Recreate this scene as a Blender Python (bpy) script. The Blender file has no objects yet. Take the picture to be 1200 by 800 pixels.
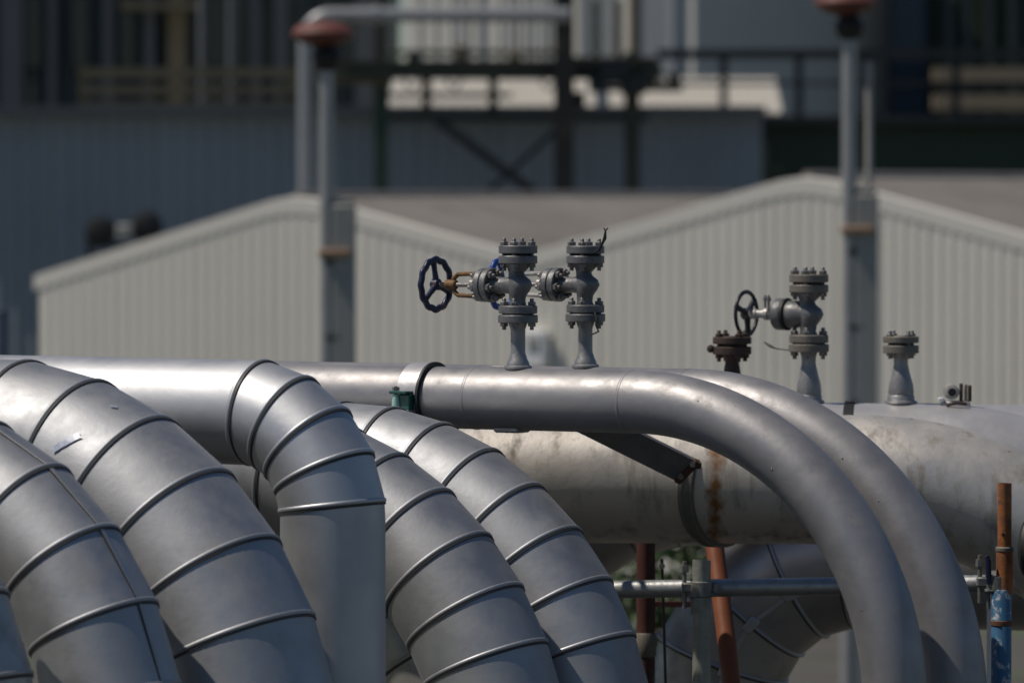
import bpy, math, random
from mathutils import Vector, Matrix
random.seed(7)
PI = math.pi
R = math.radians

# ------------------------------------------------------------------ camera, sky, sun, exposure
scene = bpy.context.scene
EYE = 4.0                        # metres above the yard
FPX, HOR = 6667.0, 225.0         # focal length in photo pixels (200 mm lens), horizon line
cam_data = bpy.data.cameras.new('camera')
cam = bpy.data.objects.new('camera', cam_data)
scene.collection.objects.link(cam)
scene.camera = cam
cam.location = (0, 0, EYE)
cam_data.lens = 200
cam_data.sensor_width = 36
cam.rotation_euler = (R(90) - math.atan((400 - HOR) / FPX), 0, 0)
cam_data.clip_start = 0.5
cam_data.clip_end = 6000
cam_data.dof.use_dof = True
cam_data.dof.focus_distance = 14.7
cam_data.dof.aperture_fstop = 4.5
cam_data.dof.aperture_blades = 8

SUN_EL, SUN_AZ = R(58), R(263)   # azimuth clockwise from +Y: the sun stands to the left, a little behind the viewer
SUN = Vector((math.sin(SUN_AZ) * math.cos(SUN_EL), math.cos(SUN_AZ) * math.cos(SUN_EL), math.sin(SUN_EL)))
world = bpy.data.worlds.new('World')
scene.world = world
world.use_nodes = True
wn = world.node_tree
sky = wn.nodes.new('ShaderNodeTexSky')
sky.sky_type = 'NISHITA'
sky.sun_disc = False
sky.sun_elevation = SUN_EL
sky.sun_rotation = SUN_AZ
sky.air_density = 1.0
sky.dust_density = 0.0
sky.ozone_density = 5.0
wn.links.new(sky.outputs[0], wn.nodes['Background'].inputs[0])
wn.nodes['Background'].inputs[1].default_value = 0.07
sun_data = bpy.data.lights.new('sun', 'SUN')
sun_data.energy = 4.8
sun_data.angle = R(0.5)
sun_data.color = (1.0, 0.91, 0.79)
sun = bpy.data.objects.new('sun', sun_data)
scene.collection.objects.link(sun)
sun.rotation_euler = SUN.to_track_quat('Z', 'Y').to_euler()
sun.location = (-30, -5, 40)
vs = scene.view_settings
vs.view_transform = 'Standard'
vs.look = 'None'
vs.gamma = 1.0
vs.use_curve_mapping = False
vs.exposure = -0.5

# ------------------------------------------------------------------ helpers
COL = scene.collection


def W(px, py, d):
    """World point at depth d (metres along +Y) on the sight line of a photo pixel."""
    return Vector(((px - 600) / FPX * d, d, EYE - (py - HOR) / FPX * d))


def tag(o, label=None, cat=None, group=None, kind=None):
    if label: o['label'] = label
    if cat: o['category'] = cat
    if group: o['group'] = group
    if kind: o['kind'] = kind
    return o


def empty(name, loc, label, cat, group=None, rz=0):
    o = bpy.data.objects.new(name, None)
    o.empty_display_size = 0.1
    COL.objects.link(o)
    o.location = loc
    o.rotation_euler = (0, 0, rz)
    return tag(o, label, cat, group)


def mesh(name, vf, mat, smooth=35):
    v, f = vf[0], vf[1]
    me = bpy.data.meshes.new(name)
    me.from_pydata([tuple(p) for p in v], [], f)
    me.materials.append(mat)
    if smooth:
        me.shade_smooth()
        me.set_sharp_from_angle(angle=R(smooth))
    me.update()
    return me


def mk(name, vf, mat, parent=None, org=(0, 0, 0), smooth=35, loc=(0, 0, 0)):
    org = Vector(org)
    me = mesh(name, ([Vector(p) - org for p in vf[0]], vf[1]), mat, smooth)
    o = bpy.data.objects.new(name, me)
    COL.objects.link(o)
    o.parent = parent
    o.location = loc
    return o


def inst(src, parent, mtx=None):
    o = src.copy()
    COL.objects.link(o)
    o.parent = parent
    if mtx is not None:
        o.matrix_local = mtx
    return o


def join(*vfs):
    V, Fc = [], []
    for v, f in vfs:
        n = len(V)
        V += [Vector(p) for p in v]
        Fc += [tuple(i + n for i in q) for q in f]
    return V, Fc


def box(c, s, m=None):
    c = Vector(c)
    V = []
    for x in (-.5, .5):
        for y in (-.5, .5):
            for z in (-.5, .5):
                p = Vector((x * s[0], y * s[1], z * s[2]))
                V.append(c + (m @ p if m else p))
    return V, [(0, 1, 3, 2), (4, 6, 7, 5), (0, 4, 5, 1), (2, 3, 7, 6), (0, 2, 6, 4), (1, 5, 7, 3)]


def cbox(c, s, b=0.01, m=None):
    """Box with its four long (local z) edges chamfered and top/bottom edges too."""
    hx, hy, hz = s[0] / 2, s[1] / 2, s[2] / 2
    c = Vector(c)
    V = []
    for z, k in ((-hz, b), (-hz + b, 0), (hz - b, 0), (hz, b)):
        X, Y = hx - k, hy - k
        for x, y in ((X - b, -Y), (X, -Y + b), (X, Y - b), (X - b, Y), (-X + b, Y), (-X, Y - b), (-X, -Y + b), (-X + b, -Y)):
            p = Vector((x, y, z))
            V.append(c + (m @ p if m else p))
    Fc = [tuple(range(7, -1, -1)), tuple(range(24, 32))]
    for k in range(3):
        for i in range(8):
            j = (i + 1) % 8
            Fc.append((k * 8 + i, k * 8 + j, k * 8 + 8 + j, k * 8 + 8 + i))
    return V, Fc


def frame(d):
    d = d.normalized()
    up = Vector((0, 0, 1)) if abs(d.z) < 0.95 else Vector((1, 0, 0))
    s = d.cross(up).normalized()
    return s, s.cross(d)


def tube(path, rad, n=16, caps=True):
    """Tube through points; rad is a number or a list."""
    P = [Vector(p) for p in path]
    r = rad if isinstance(rad, (list, tuple)) else [rad] * len(P)
    V, Fc = [], []
    s = None
    for i, p in enumerate(P):
        a = P[max(i - 1, 0)]
        b = P[min(i + 1, len(P) - 1)]
        d = (b - a).normalized()
        if s is None:
            s, u = frame(d)
        else:
            s = (s - d * s.dot(d)).normalized()
            u = s.cross(d)
        for k in range(n):
            t = 2 * PI * k / n
            V.append(p + (s * math.cos(t) + u * math.sin(t)) * r[i])
    for i in range(len(P) - 1):
        for k in range(n):
            j = (k + 1) % n
            Fc.append((i * n + k, i * n + n + k, i * n + n + j, i * n + j))
    if caps:
        Fc.append(tuple(range(n)))
        Fc.append(tuple(reversed(range((len(P) - 1) * n, len(P) * n))))
    return V, Fc


def lathe(prof, n=32, axis='z', org=(0, 0, 0), caps=True):
    """prof: list of (radius, height) turned about an axis; winding outward for rising height."""
    V, Fc = [], []
    o = Vector(org)
    for r, h in prof:
        for k in range(n):
            t = 2 * PI * k / n
            c, s_ = r * math.cos(t), r * math.sin(t)
            if axis == 'z': V.append(o + Vector((c, s_, h)))
            elif axis == 'x': V.append(o + Vector((h, c, s_)))
            else: V.append(o + Vector((s_, h, c)))
    m = len(prof)
    for i in range(m - 1):
        for k in range(n):
            j = (k + 1) % n
            Fc.append((i * n + k, i * n + j, i * n + n + j, i * n + n + k))
    if caps:
        Fc.append(tuple(reversed(range(n))))
        Fc.append(tuple(range((m - 1) * n, m * n)))
    return V, Fc


def disc_prof(r, z0, z1, b=0.002):
    return [(r - b, z0), (r, z0 + b), (r, z1 - b), (r - b, z1)]


# ------------------------------------------------------------------ materials
def ramp(nt, stops):
    n = nt.nodes.new('ShaderNodeValToRGB')
    e = n.color_ramp.elements
    while len(e) < len(stops): e.new(0.5)
    for k, (p, c) in enumerate(stops):
        e[k].position = p
        e[k].color = (*c, 1) if len(c) == 3 else c
    return n


def mat(name, cols, rough=(0.4, 0.55), metal=0.0, nscale=4.0, bump=0.0, bscale=40.0, stretch=(1, 1, 1),
        dirt=None, dscale=12.0, dthr=(0.55, 0.75), dstretch=(1, 1, 1), spots=None, dents=0.0, spec=0.5, var=0.0):
    m = bpy.data.materials.new(name)
    m.use_nodes = True
    nt = m.node_tree
    L = nt.links.new
    b = nt.nodes['Principled BSDF']
    tc = nt.nodes.new('ShaderNodeTexCoord')

    def coords(st):
        mp = nt.nodes.new('ShaderNodeMapping')
        mp.inputs['Scale'].default_value = st
        L(tc.outputs['Object'], mp.inputs[0])
        return mp.outputs[0]

    def noise(sc, det, st, rgh=0.6):
        n = nt.nodes.new('ShaderNodeTexNoise')
        n.inputs['Scale'].default_value = sc
        n.inputs['Detail'].default_value = det
        n.inputs['Roughness'].default_value = rgh
        L(coords(st), n.inputs['Vector'])
        return n
    n1 = noise(nscale, 6, stretch)
    k = len(cols)
    r1 = ramp(nt, [(0.3 + 0.4 * i / max(k - 1, 1), c) for i, c in enumerate(cols)])
    L(n1.outputs[0], r1.inputs[0])
    col = r1.outputs[0]
    rr = ramp(nt, [(0.35, (rough[0],) * 3), (0.65, (rough[1],) * 3)])
    n2 = noise(nscale * 2.7, 5, stretch)
    L(n2.outputs[0], rr.inputs[0])
    rgh = rr.outputs[0]
    met = None
    if dirt:
        n3 = noise(dscale, 7, dstretch, 0.65)
        r3 = ramp(nt, [(dthr[0], (0, 0, 0)), (dthr[1], (1, 1, 1))])
        L(n3.outputs[0], r3.inputs[0])
        mx = nt.nodes.new('ShaderNodeMix'); mx.data_type = 'RGBA'
        L(r3.outputs[0], mx.inputs[0]); L(col, mx.inputs[6])
        mx.inputs[7].default_value = (*dirt, 1)
        col = mx.outputs[2]
        if metal > 0:
            mm = nt.nodes.new('ShaderNodeMapRange')
            mm.inputs[3].default_value = metal
            mm.inputs[4].default_value = 0.0
            L(r3.outputs[0], mm.inputs[0])
            met = mm.outputs[0]
    if spots:
        v = nt.nodes.new('ShaderNodeTexVoronoi')
        v.inputs['Scale'].default_value = spots[1]
        L(coords((1, 1, 1)), v.inputs['Vector'])
        rv = ramp(nt, [(spots[2], (1, 1, 1)), (spots[2] + 0.04, (0, 0, 0))])
        L(v.outputs['Distance'], rv.inputs[0])
        n4 = noise(spots[1] * 0.4, 3, (1, 1, 1))
        r4 = ramp(nt, [(0.55, (0, 0, 0)), (0.6, (1, 1, 1))])
        L(n4.outputs[0], r4.inputs[0])
        mu = nt.nodes.new('ShaderNodeMath'); mu.operation = 'MULTIPLY'
        L(rv.outputs[0], mu.inputs[0]); L(r4.outputs[0], mu.inputs[1])
        mx = nt.nodes.new('ShaderNodeMix'); mx.data_type = 'RGBA'
        L(mu.outputs[0], mx.inputs[0]); L(col, mx.inputs[6])
        mx.inputs[7].default_value = (*spots[0], 1)
        col = mx.outputs[2]
    if var:
        oi = nt.nodes.new('ShaderNodeObjectInfo')
        mr = nt.nodes.new('ShaderNodeMapRange')
        mr.inputs[3].default_value = 1 - var
        mr.inputs[4].default_value = 1 + var
        L(oi.outputs['Random'], mr.inputs[0])
        vm = nt.nodes.new('ShaderNodeVectorMath'); vm.operation = 'SCALE'
        L(col, vm.inputs[0]); L(mr.outputs[0], vm.inputs['Scale'])
        col = vm.outputs[0]
    L(col, b.inputs['Base Color'])
    L(rgh, b.inputs['Roughness'])
    b.inputs['Metallic'].default_value = metal
    b.inputs['Specular IOR Level'].default_value = spec
    if met: L(met, b.inputs['Metallic'])
    last = None
    for amt, sc, det in ((dents, 5.0, 2), (bump, bscale, 6)):
        if amt <= 0: continue
        nb = noise(sc, det, (1, 1, 1))
        bp = nt.nodes.new('ShaderNodeBump')
        bp.inputs['Strength'].default_value = 1.0
        bp.inputs['Distance'].default_value = amt
        L(nb.outputs[0], bp.inputs['Height'])
        if last: L(last, bp.inputs['Normal'])
        last = bp.outputs[0]
    if last: L(last, b.inputs['Normal'])
    return m


def rust_band(m, axis, pos, width, colour, nscale=25):
    """Adds a rust stain along one ring of a pipe (object coordinates)."""
    nt = m.node_tree
    L = nt.links.new
    b = nt.nodes['Principled BSDF']
    old = b.inputs['Base Color'].links[0].from_socket
    tc = nt.nodes.new('ShaderNodeTexCoord')
    sp = nt.nodes.new('ShaderNodeSeparateXYZ')
    L(tc.outputs['Object'], sp.inputs[0])
    n = nt.nodes.new('ShaderNodeTexNoise')
    n.inputs['Scale'].default_value = nscale
    n.inputs['Detail'].default_value = 6
    L(tc.outputs['Object'], n.inputs[0])

    def math_(op, a, c):
        q = nt.nodes.new('ShaderNodeMath'); q.operation = op
        for k, s in enumerate((a, c)):
            if s is None: continue
            if isinstance(s, (int, float)): q.inputs[k].default_value = s
            else: L(s, q.inputs[k])
        return q.outputs[0]
    d = math_('ABSOLUTE', math_('SUBTRACT', sp.outputs[axis], pos), None)
    d = math_('DIVIDE', d, width)
    d = math_('SUBTRACT', n.outputs[0], math_('MULTIPLY', d, 0.35))
    rp = ramp(nt, [(0.16, (0, 0, 0)), (0.50, (1, 1, 1))])
    L(d, rp.inputs[0])
    mx = nt.nodes.new('ShaderNodeMix'); mx.data_type = 'RGBA'
    L(rp.outputs[0], mx.inputs[0]); L(old, mx.inputs[6])
    mx.inputs[7].default_value = (*colour, 1)
    L(mx.outputs[2], b.inputs['Base Color'])


M = {}
M['clad_bright'] = mat('aluminium_cladding', [(.46, .475, .50), (.53, .54, .565)], (.50, .60), .92, 3.0, .0003, 55, (1, 1, 1), dents=.0008)
M['clad'] = mat('weathered_cladding', [(.355, .37, .395), (.415, .425, .445), (.38, .392, .415)], (.53, .66), .94, 4.0, .0004, 60, (1, 1, 1),
                dirt=(.24, .225, .21), dscale=5, dthr=(.58, .92), dents=.0015, var=.07)
M['clad_dull'] = mat('dull_cladding', [(.38, .375, .37), (.46, .45, .44)], (.42, .55), .85, 4.0, .0004, 60, (1, 1, 1),
                     dirt=(.15, .14, .13), dscale=6, dthr=(.5, .85), dents=.003)
M['sealant_shade'] = mat('joint_sealant_shade', [(.03, .03, .03), (.06, .055, .05)], (.5, .7))  # dark tone for the lap sealant and for shade painted beside the beads
M['paint'] = mat('silver_paint', [(.285, .28, .288), (.345, .337, .345)], (.44, .58), .6, 5.0, .0006, 36,
                 dirt=(.22, .21, .205), dscale=10, dthr=(.55, .80), dents=.0012)
M['paint_old'] = mat('old_silver_paint', [(.44, .40, .35), (.55, .50, .44), (.48, .45, .42)], (.42, .58), .35, 3.0, .0014, 45,
                     dirt=(.16, .13, .10), dscale=9, dthr=(.56, .80), dstretch=(1.6, 1.6, .5), spots=((.07, .045, .03), 26, .16), dents=.002)
M['paint_new'] = mat('plain_silver_paint', [(.46, .45, .46), (.52, .51, .51)], (.38, .5), .45, 4.0, .001, 40, dents=.002)
M['cast'] = mat('grey_cast_iron', [(.10, .103, .108), (.175, .175, .18), (.13, .132, .136)], (.38, .55), .4, 25, .0012, 160,
                dirt=(.09, .085, .08), dscale=45, dthr=(.58, .72))
M['nozzle'] = mat('nozzle_silver_paint', [(.25, .25, .255), (.34, .335, .335)], (.42, .55), .6, 20, .001, 110, dirt=(.14, .13, .125), dscale=35, dthr=(.58, .75))
M['bolt'] = mat('bolt_steel', [(.16, .16, .16), (.28, .27, .26)], (.4, .55), .6, 40, dirt=(.10, .05, .03), dscale=60, dthr=(.55, .7))
M['rusty_flange'] = mat('rusty_flange_steel', [(.035, .026, .022), (.065, .042, .033), (.045, .036, .031)], (.6, .8), .2, 30, .0015, 150)
M['flange_old'] = mat('weathered_flange', [(.15, .135, .115), (.20, .185, .16)], (.5, .7), .25, 25, .001, 150, dirt=(.12, .08, .05), dscale=40, dthr=(.6, .75))
M['wheel_black'] = mat('black_wheel_paint', [(.012, .013, .018), (.025, .026, .032)], (.35, .5), 0, 20, dirt=(.16, .07, .03), dscale=22, dthr=(.66, .74))
M['wheel_navy'] = mat('navy_wheel_paint', [(.010, .016, .045), (.014, .022, .06)], (.3, .45), 0, 20, dirt=(.22, .09, .03), dscale=20, dthr=(.6, .7))
M['wheel_blue'] = mat('blue_wheel_paint', [(.015, .06, .28), (.02, .08, .34)], (.3, .45), 0, 20)
M['yoke_rust'] = mat('rusty_yoke', [(.10, .055, .022), (.20, .11, .04), (.06, .035, .02)], (.55, .75), .2, 35, .0015, 150)
M['yoke'] = mat('grey_yoke', [(.34, .33, .32), (.44, .43, .42)], (.4, .55), .4, 30, dirt=(.10, .05, .02), dscale=45, dthr=(.55, .7))
M['galv'] = mat('galvanised_tube', [(.30, .31, .31), (.40, .41, .41), (.34, .345, .34)], (.38, .52), .75, 18, .0008, 90, dirt=(.16, .15, .13), dscale=16, dthr=(.55, .8))
M['galv_green'] = mat('weathered_tube', [(.26, .27, .24), (.34, .35, .31)], (.45, .6), .5, 18, .0008, 90, dirt=(.14, .13, .10), dscale=16, dthr=(.5, .8))
M['coupler'] = mat('coupler_steel', [(.17, .175, .17), (.27, .27, .26)], (.45, .6), .6, 30, .001, 120, dirt=(.10, .06, .035), dscale=40, dthr=(.58, .72))
M['rust_tube'] = mat('rusted_tube', [(.22, .075, .025), (.33, .12, .035), (.15, .06, .03)], (.6, .8), .1, 22, .0012, 90, dirt=(.10, .055, .04), dscale=30, dthr=(.55, .7))
M['orange'] = mat('orange_prop_paint', [(.20, .065, .03), (.25, .08, .034)], (.4, .55), 0, 14, dirt=(.20, .07, .03), dscale=18, dthr=(.52, .7))
M['oxide'] = mat('red_oxide_paint', [(.055, .018, .015), (.08, .024, .018)], (.5, .65), 0, 12, dirt=(.10, .04, .03), dscale=20)
M['blue_tube'] = mat('blue_tube_paint', [(.03, .10, .20), (.04, .135, .25)], (.35, .5), 0, 14, dirt=(.40, .42, .44), dscale=30, dthr=(.55, .62))
M['green'] = mat('green_bracket_paint', [(.006, .07, .055), (.010, .095, .075)], (.35, .5), 0, 20)
M['white'] = mat('white_plastic', [(.72, .73, .74), (.78, .78, .78)], (.4, .5))
M['foil'] = mat('silver_tape', [(.75, .78, .84), (.82, .84, .88)], (.2, .3), .6, 20)
M['black'] = mat('black_rubber', [(.012, .012, .013), (.02, .02, .02)], (.5, .65))
M['strap'] = mat('dark_strap', [(.17, .16, .145), (.24, .23, .205)], (.5, .7), .3, 30, .001, 90, dirt=(.10, .06, .035), dscale=30)
M['strut'] = mat('dark_strut_steel', [(.15, .15, .16), (.21, .21, .22)], (.5, .65), .2, 20, .0008, 60)
M['rustlump'] = mat('rust_lump', [(.14, .06, .03), (.08, .04, .025)], (.7, .85))
M['ground'] = mat('yard_ground', [(.05, .047, .041), (.085, .08, .07), (.065, .061, .053)], (.8, .95), 0, .6, .02, 8, dirt=(.07, .10, .04), dscale=.22, dthr=(.5, .62))
M['concrete'] = mat('tarmac_pad', [(.028, .026, .024), (.042, .039, .036)], (.75, .9), 0, 1.2, .003, 20)
M['cream'] = mat('cream_sheet', [(.71, .675, .605), (.75, .715, .645)], (.45, .6), 0, .6, dirt=(.62, .59, .53), dscale=.8, dthr=(.55, .9), dstretch=(1, 1, .25), var=.03)
M['cream_trim'] = mat('cream_trim', [(.68, .65, .59), (.72, .69, .63)], (.45, .6), 0, .8)
M['roof'] = mat('brown_roof_sheet', [(.185, .17, .155), (.245, .228, .21)], (.6, .75), 0, .5, dirt=(.12, .10, .085), dscale=1.2, dthr=(.5, .8))
M['slate_wall'] = mat('slate_blue_sheet', [(.29, .32, .35), (.32, .35, .38)], (.45, .6), 0, .3, dirt=(.25, .275, .30), dscale=.5, dthr=(.5, .9), dstretch=(1, 1, .3), var=.05)
M['slate_trim'] = mat('slate_trim', [(.075, .085, .10), (.09, .10, .115)], (.5, .6))
M['green_wall'] = mat('dark_green_sheet', [(.022, .042, .024), (.034, .056, .032)], (.5, .65), 0, .4)
M['dark_wall'] = mat('dark_teal_sheet', [(.04, .055, .056), (.06, .075, .076)], (.5, .65), 0, .3)
M['dark_frame'] = mat('dark_frame_paint', [(.018, .02, .02), (.028, .03, .028)], (.5, .65))
M['glass'] = mat('dark_glass', [(.02, .03, .035), (.03, .04, .045)], (.08, .15))
M['ochre'] = mat('ochre_beam_paint', [(.13, .11, .065), (.18, .15, .095)], (.55, .7), 0, .8)
M['bottle_green'] = mat('bottle_green_paint', [(.014, .04, .022), (.02, .05, .028)], (.45, .6))
M['olive'] = mat('olive_steel_paint', [(.035, .042, .026), (.05, .056, .034)], (.5, .65), 0, .8)
M['column'] = mat('dark_column_paint', [(.008, .008, .007), (.015, .014, .012)], (.5, .65), 0, 1.0, dirt=(.07, .05, .03), dscale=2.5)
M['far_cream'] = mat('pale_sheet', [(.60, .58, .53), (.68, .66, .61)], (.5, .6), 0, .3)
M['far_white'] = mat('white_sheet', [(.46, .44, .39), (.52, .495, .45)], (.45, .6), 0, .3)
M['far_blue'] = mat('blue_grey_sheet', [(.24, .275, .32), (.27, .30, .345)], (.45, .6), 0, .3)
M['mid_blue'] = mat('mid_blue_sheet', [(.06, .085, .12), (.075, .10, .14)], (.45, .6), 0, .3)
M['tan'] = mat('tan_timber', [(.30, .23, .15), (.38, .30, .20)], (.6, .75), 0, .8)
M['grey_pipe'] = mat('grey_duct', [(.26, .275, .29), (.32, .335, .35)], (.4, .5), .3, .8)
M['vent'] = mat('dull_vent_paint', [(.09, .095, .10), (.12, .125, .13)], (.5, .6))
M['slate_blue'] = mat('dark_blue_paint', [(.02, .035, .06), (.03, .045, .075)], (.45, .6))
M['pole'] = mat('galvanised_pole', [(.32, .32, .32), (.40, .40, .40)], (.4, .5), .5, 2)
M['pole_box'] = mat('grey_post_paint', [(.30, .30, .28), (.38, .375, .35)], (.5, .6), 0, 2)
M['red_shade'] = mat('red_lamp_shade', [(.11, .035, .028), (.16, .055, .042)], (.5, .65), 0, 4)
M['amber'] = mat('amber_band', [(.30, .19, .12), (.35, .225, .14)], (.5, .6))

# ------------------------------------------------------------------ ground
def sheet(x0, x1, y0, y1, z, n=1):
    V, Fc = [], []
    for j in range(n + 1):
        for i in range(n + 1):
            V.append((x0 + (x1 - x0) * i / n, y0 + (y1 - y0) * j / n, z))
    for j in range(n):
        for i in range(n):
            a = j * (n + 1) + i
            Fc.append((a, a + 1, a + n + 2, a + n + 1))
    return V, Fc


tag(mk('ground', sheet(-3000, 3000, -1500, 4500, 0, 8), M['ground'], smooth=0), 'grey brown gravel yard with grassy patches under the pipework', 'ground', kind='structure')
tag(mk('concrete_pad', box((0, 15, .03), (14, 9, .06)), M['concrete'], smooth=0), 'dark tarmac pad under the pipe bends', 'pad', kind='structure')

# ------------------------------------------------------------------ background sheds
SA = R(24)
SF = Vector((math.cos(SA), -math.sin(SA), 0))      # along the gable wall, right end nearer
SG = Vector((math.sin(SA), math.cos(SA), 0))       # along the ridge, away
SD = 60.0


def s_of(px):
    k = (px - 600) / FPX
    return k * SD / (math.cos(SA) + k * math.sin(SA))


def shed_pt(px, py):
    s = s_of(px)
    y = SD - s * math.sin(SA)
    return s, EYE - (py - HOR) / FPX * y


def rib_profile(s0, s1, pitch, depth):
    out = []
    n = max(1, round((s1 - s0) / pitch))
    p = (s1 - s0) / n
    for i in range(n):
        a = s0 + i * p
        out += [(a, 0), (a + .62 * p, 0), (a + .70 * p, depth), (a + .92 * p, depth)]
    out.append((s1, 0))
    return out


def ribbed(base, f, nrm, s0, s1, pitch, depth, zb, zt):
    """Corrugated sheet standing on base + s*f, ribs proud along nrm; zt may be a function of s."""
    V, Fc = [], []
    for s, o in rib_profile(s0, s1, pitch, depth):
        t = zt(s) if callable(zt) else zt
        p = base + f * s + nrm * o
        V += [Vector((p.x, p.y, zb)), Vector((p.x, p.y, t))]
    for i in range(len(V) // 2 - 1):
        Fc.append((2 * i, 2 * i + 2, 2 * i + 3, 2 * i + 1))
    return V, Fc


def gable_shed(left, peak, right, length, label):
    (s0, z0), (sp, zp), (s1, z1) = left, peak, right
    B = Vector((0, SD, 0))
    root_p = B + SF * ((s0 + s1) / 2)
    root = empty('gabled_shed', root_p, label, 'shed', 'cream sheds with twin gables')
    top = lambda s: z0 + (zp - z0) * (s - s0) / (sp - s0) if s < sp else zp + (z1 - zp) * (s - sp) / (s1 - sp)
    # gable wall in sheets of six ribs
    n = round((s1 - s0) / .98)
    for i in range(n):
        a, b = s0 + (s1 - s0) * i / n, s0 + (s1 - s0) * (i + 1) / n
        pr = ribbed(B, SF, -SG, a + .003, b - .003, .135, .015, 0, lambda s: top(s) - .03)
        if a < sp < b:   # keep the apex: extra column
            pass
        mk('wall_panel', pr, M['cream'], root, root_p, smooth=0)
    # verge trim along both rakes, apex slightly rounded
    path = []
    for k in range(41):
        s = s0 - .06 + (s1 - s0 + .12) * k / 40
        d = abs(s - sp)
        z = top(s) if s0 <= s <= s1 else (z0 - .02 if s < s0 else z1 - .02)
        if d < .45: z -= .05 * (1 - d / .45) ** 2
        path.append((s, z))
    V, Fc = [], []
    for s, z in path:
        for o, dz in ((.0175, .05), (.0175, -.11), (-.10, -.11), (-.10, .065)):
            p = B + SF * s - SG * o
            V.append(Vector((p.x, p.y, z + dz)))
    for i in range(len(path) - 1):
        for k in range(4):
            j = (k + 1) % 4
            Fc.append((i * 4 + k, i * 4 + j, i * 4 + 4 + j, i * 4 + 4 + k))
    Fc += [(0, 3, 2, 1), tuple(len(V) - 4 + k for k in range(4))]
    mk('verge_trim', (V, Fc), M['cream_trim'], root, root_p, smooth=30)
    # roof sheets
    for (sa, za, sb, zb) in ((sp, zp, s0, z0), (sp, zp, s1, z1)):
        ia = B + SF * sa; ib = B + SF * sb
        m = int(length / 1.0)
        for k in range(m):
            V, Fc = [], []
            for g, o in rib_profile(.11 + k * length / m, .11 + (k + 1) * length / m - .004, .2, .035):
                pa, pb = ia + SG * g, ib + SG * g
                V += [Vector((pa.x, pa.y, za + o)), Vector((pb.x, pb.y, zb + o))]
            fl = sb > sa
            for i in range(len(V) // 2 - 1):
                q = (2 * i, 2 * i + 1, 2 * i + 3, 2 * i + 2)
                Fc.append(q if fl else tuple(reversed(q)))
            mk('roof_sheet', (V, Fc), M['roof'], root, root_p, smooth=0)
    # side and back walls
    for s, zt, nm in ((s0, z0, -SF), (s1, z1, SF)):
        e = B + SF * s
        mk('side_wall', ribbed(e, SG, nm * .5, .02, length, .4, .03, 0, zt - .02), M['cream'], root, root_p, smooth=0)
    ridge = tube([B + SF * sp + SG * (.12) + Vector((0, 0, zp + .01)), B + SF * sp + SG * length + Vector((0, 0, zp + .01))], .07, 10)
    mk('ridge_cap', ridge, M['roof'], root, root_p)
    return root


L1, P1, V1_, P2, R2 = shed_pt(46, 326), shed_pt(343, 232), shed_pt(610, 305), shed_pt(941, 209), shed_pt(1290, 306)
gable_shed(L1, P1, (V1_[0] - .01, V1_[1]), 30, 'low cream ribbed shed gable on the left, brown roof behind it')
gable_shed((V1_[0] + .01, V1_[1]), P2, R2, 30, 'taller cream ribbed shed gable on the right behind the small valves')


sp_, zp_ = shed_pt(632, 408)
wb = Vector((0, SD, 0)) + SF * sp_ - SG * .10
wbx = empty('wall_box', (wb.x, wb.y, zp_ - .2), 'small pale box on the cream shed wall between the two centre valves', 'wall box')
qz = Matrix.Rotation(-SA, 3, 'Z')
mk('casing', cbox(wb + Vector((0, 0, zp_)), (.27, .16, .40), .02, qz), M['white'], wbx, wbx.location)
mk('cover_plate', cbox(wb - SG * .085 + Vector((0, 0, zp_ + .06)), (.12, .03, .14), .008, qz), M['pole_box'], wbx, wbx.location)
bp_ = W(2, 366, 50)
bpo = empty('blue_post', (bp_.x, 50, 0), 'dark blue post at the left edge before the slate wall', 'post')
mk('upright', lathe([(.045, 0), (.045, bp_.z - .02), (.035, bp_.z)], 16, 'z', (bp_.x, 50, 0)), M['slate_blue'], bpo, bpo.location)
mk('cap', lathe([(.05, bp_.z - .01), (.052, bp_.z + .01), (.03, bp_.z + .03)], 16, 'z', (bp_.x, 50, 0)), M['slate_blue'], bpo, bpo.location)


# ------------------------------------------------------------------ background walls and buildings
def wall_thing(name, label, cat, px0, px1, py_top, depth, m, pitch=.25, rib=.03, zb=0.0, panel=1.5, thick=.4, trim=None, rot=0, group=None):
    a, b = W(px0, 225, depth), W(px1, 225, depth)
    zt = W(0, py_top, depth).z
    mid = (a + b) / 2; mid.z = zb
    root = empty(name, mid, label, cat, group)
    f = Vector((math.cos(rot), math.sin(rot), 0)); nr = Vector((math.sin(rot), -math.cos(rot), 0))
    L_ = (b - a).length
    n = max(1, round(L_ / panel))
    base = Vector((mid.x, mid.y, 0))
    for i in range(n):
        s0, s1 = -L_ / 2 + L_ * i / n, -L_ / 2 + L_ * (i + 1) / n
        mk('wall_panel', ribbed(base, f, nr, s0 + .004, s1 - .004, pitch, rib, zb, zt), m, root, mid, smooth=0)
    mm = Matrix.Rotation(rot, 3, 'Z')
    c = base - nr * (thick / 2 + .01); c.z = (zb + zt) / 2 - .01
    mk('wall_core', box(c, (L_ - .02, thick, zt - zb - .02), mm), m, root, mid, smooth=0)
    if trim:
        c = base + nr * .02; c.z = zt + trim[0] / 2 - .05
        mk('coping', box(c, (L_ + .1, thick + .3, trim[0]), mm), trim[1], root, mid, smooth=0)
    return root, base, zt


wall_thing('boundary_wall', 'long slate blue ribbed metal wall behind the cream sheds', 'wall', -120, 893, 132, 100, M['slate_wall'], .30, .05, trim=(.16, M['slate_trim']), panel=1.52)
wall_thing('boundary_wall', 'dark green ribbed metal wall at the right behind the shed roof', 'wall', 886, 1400, 142, 101.5, M['green_wall'], .22, .03, trim=(.14, M['dark_frame']))

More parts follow.
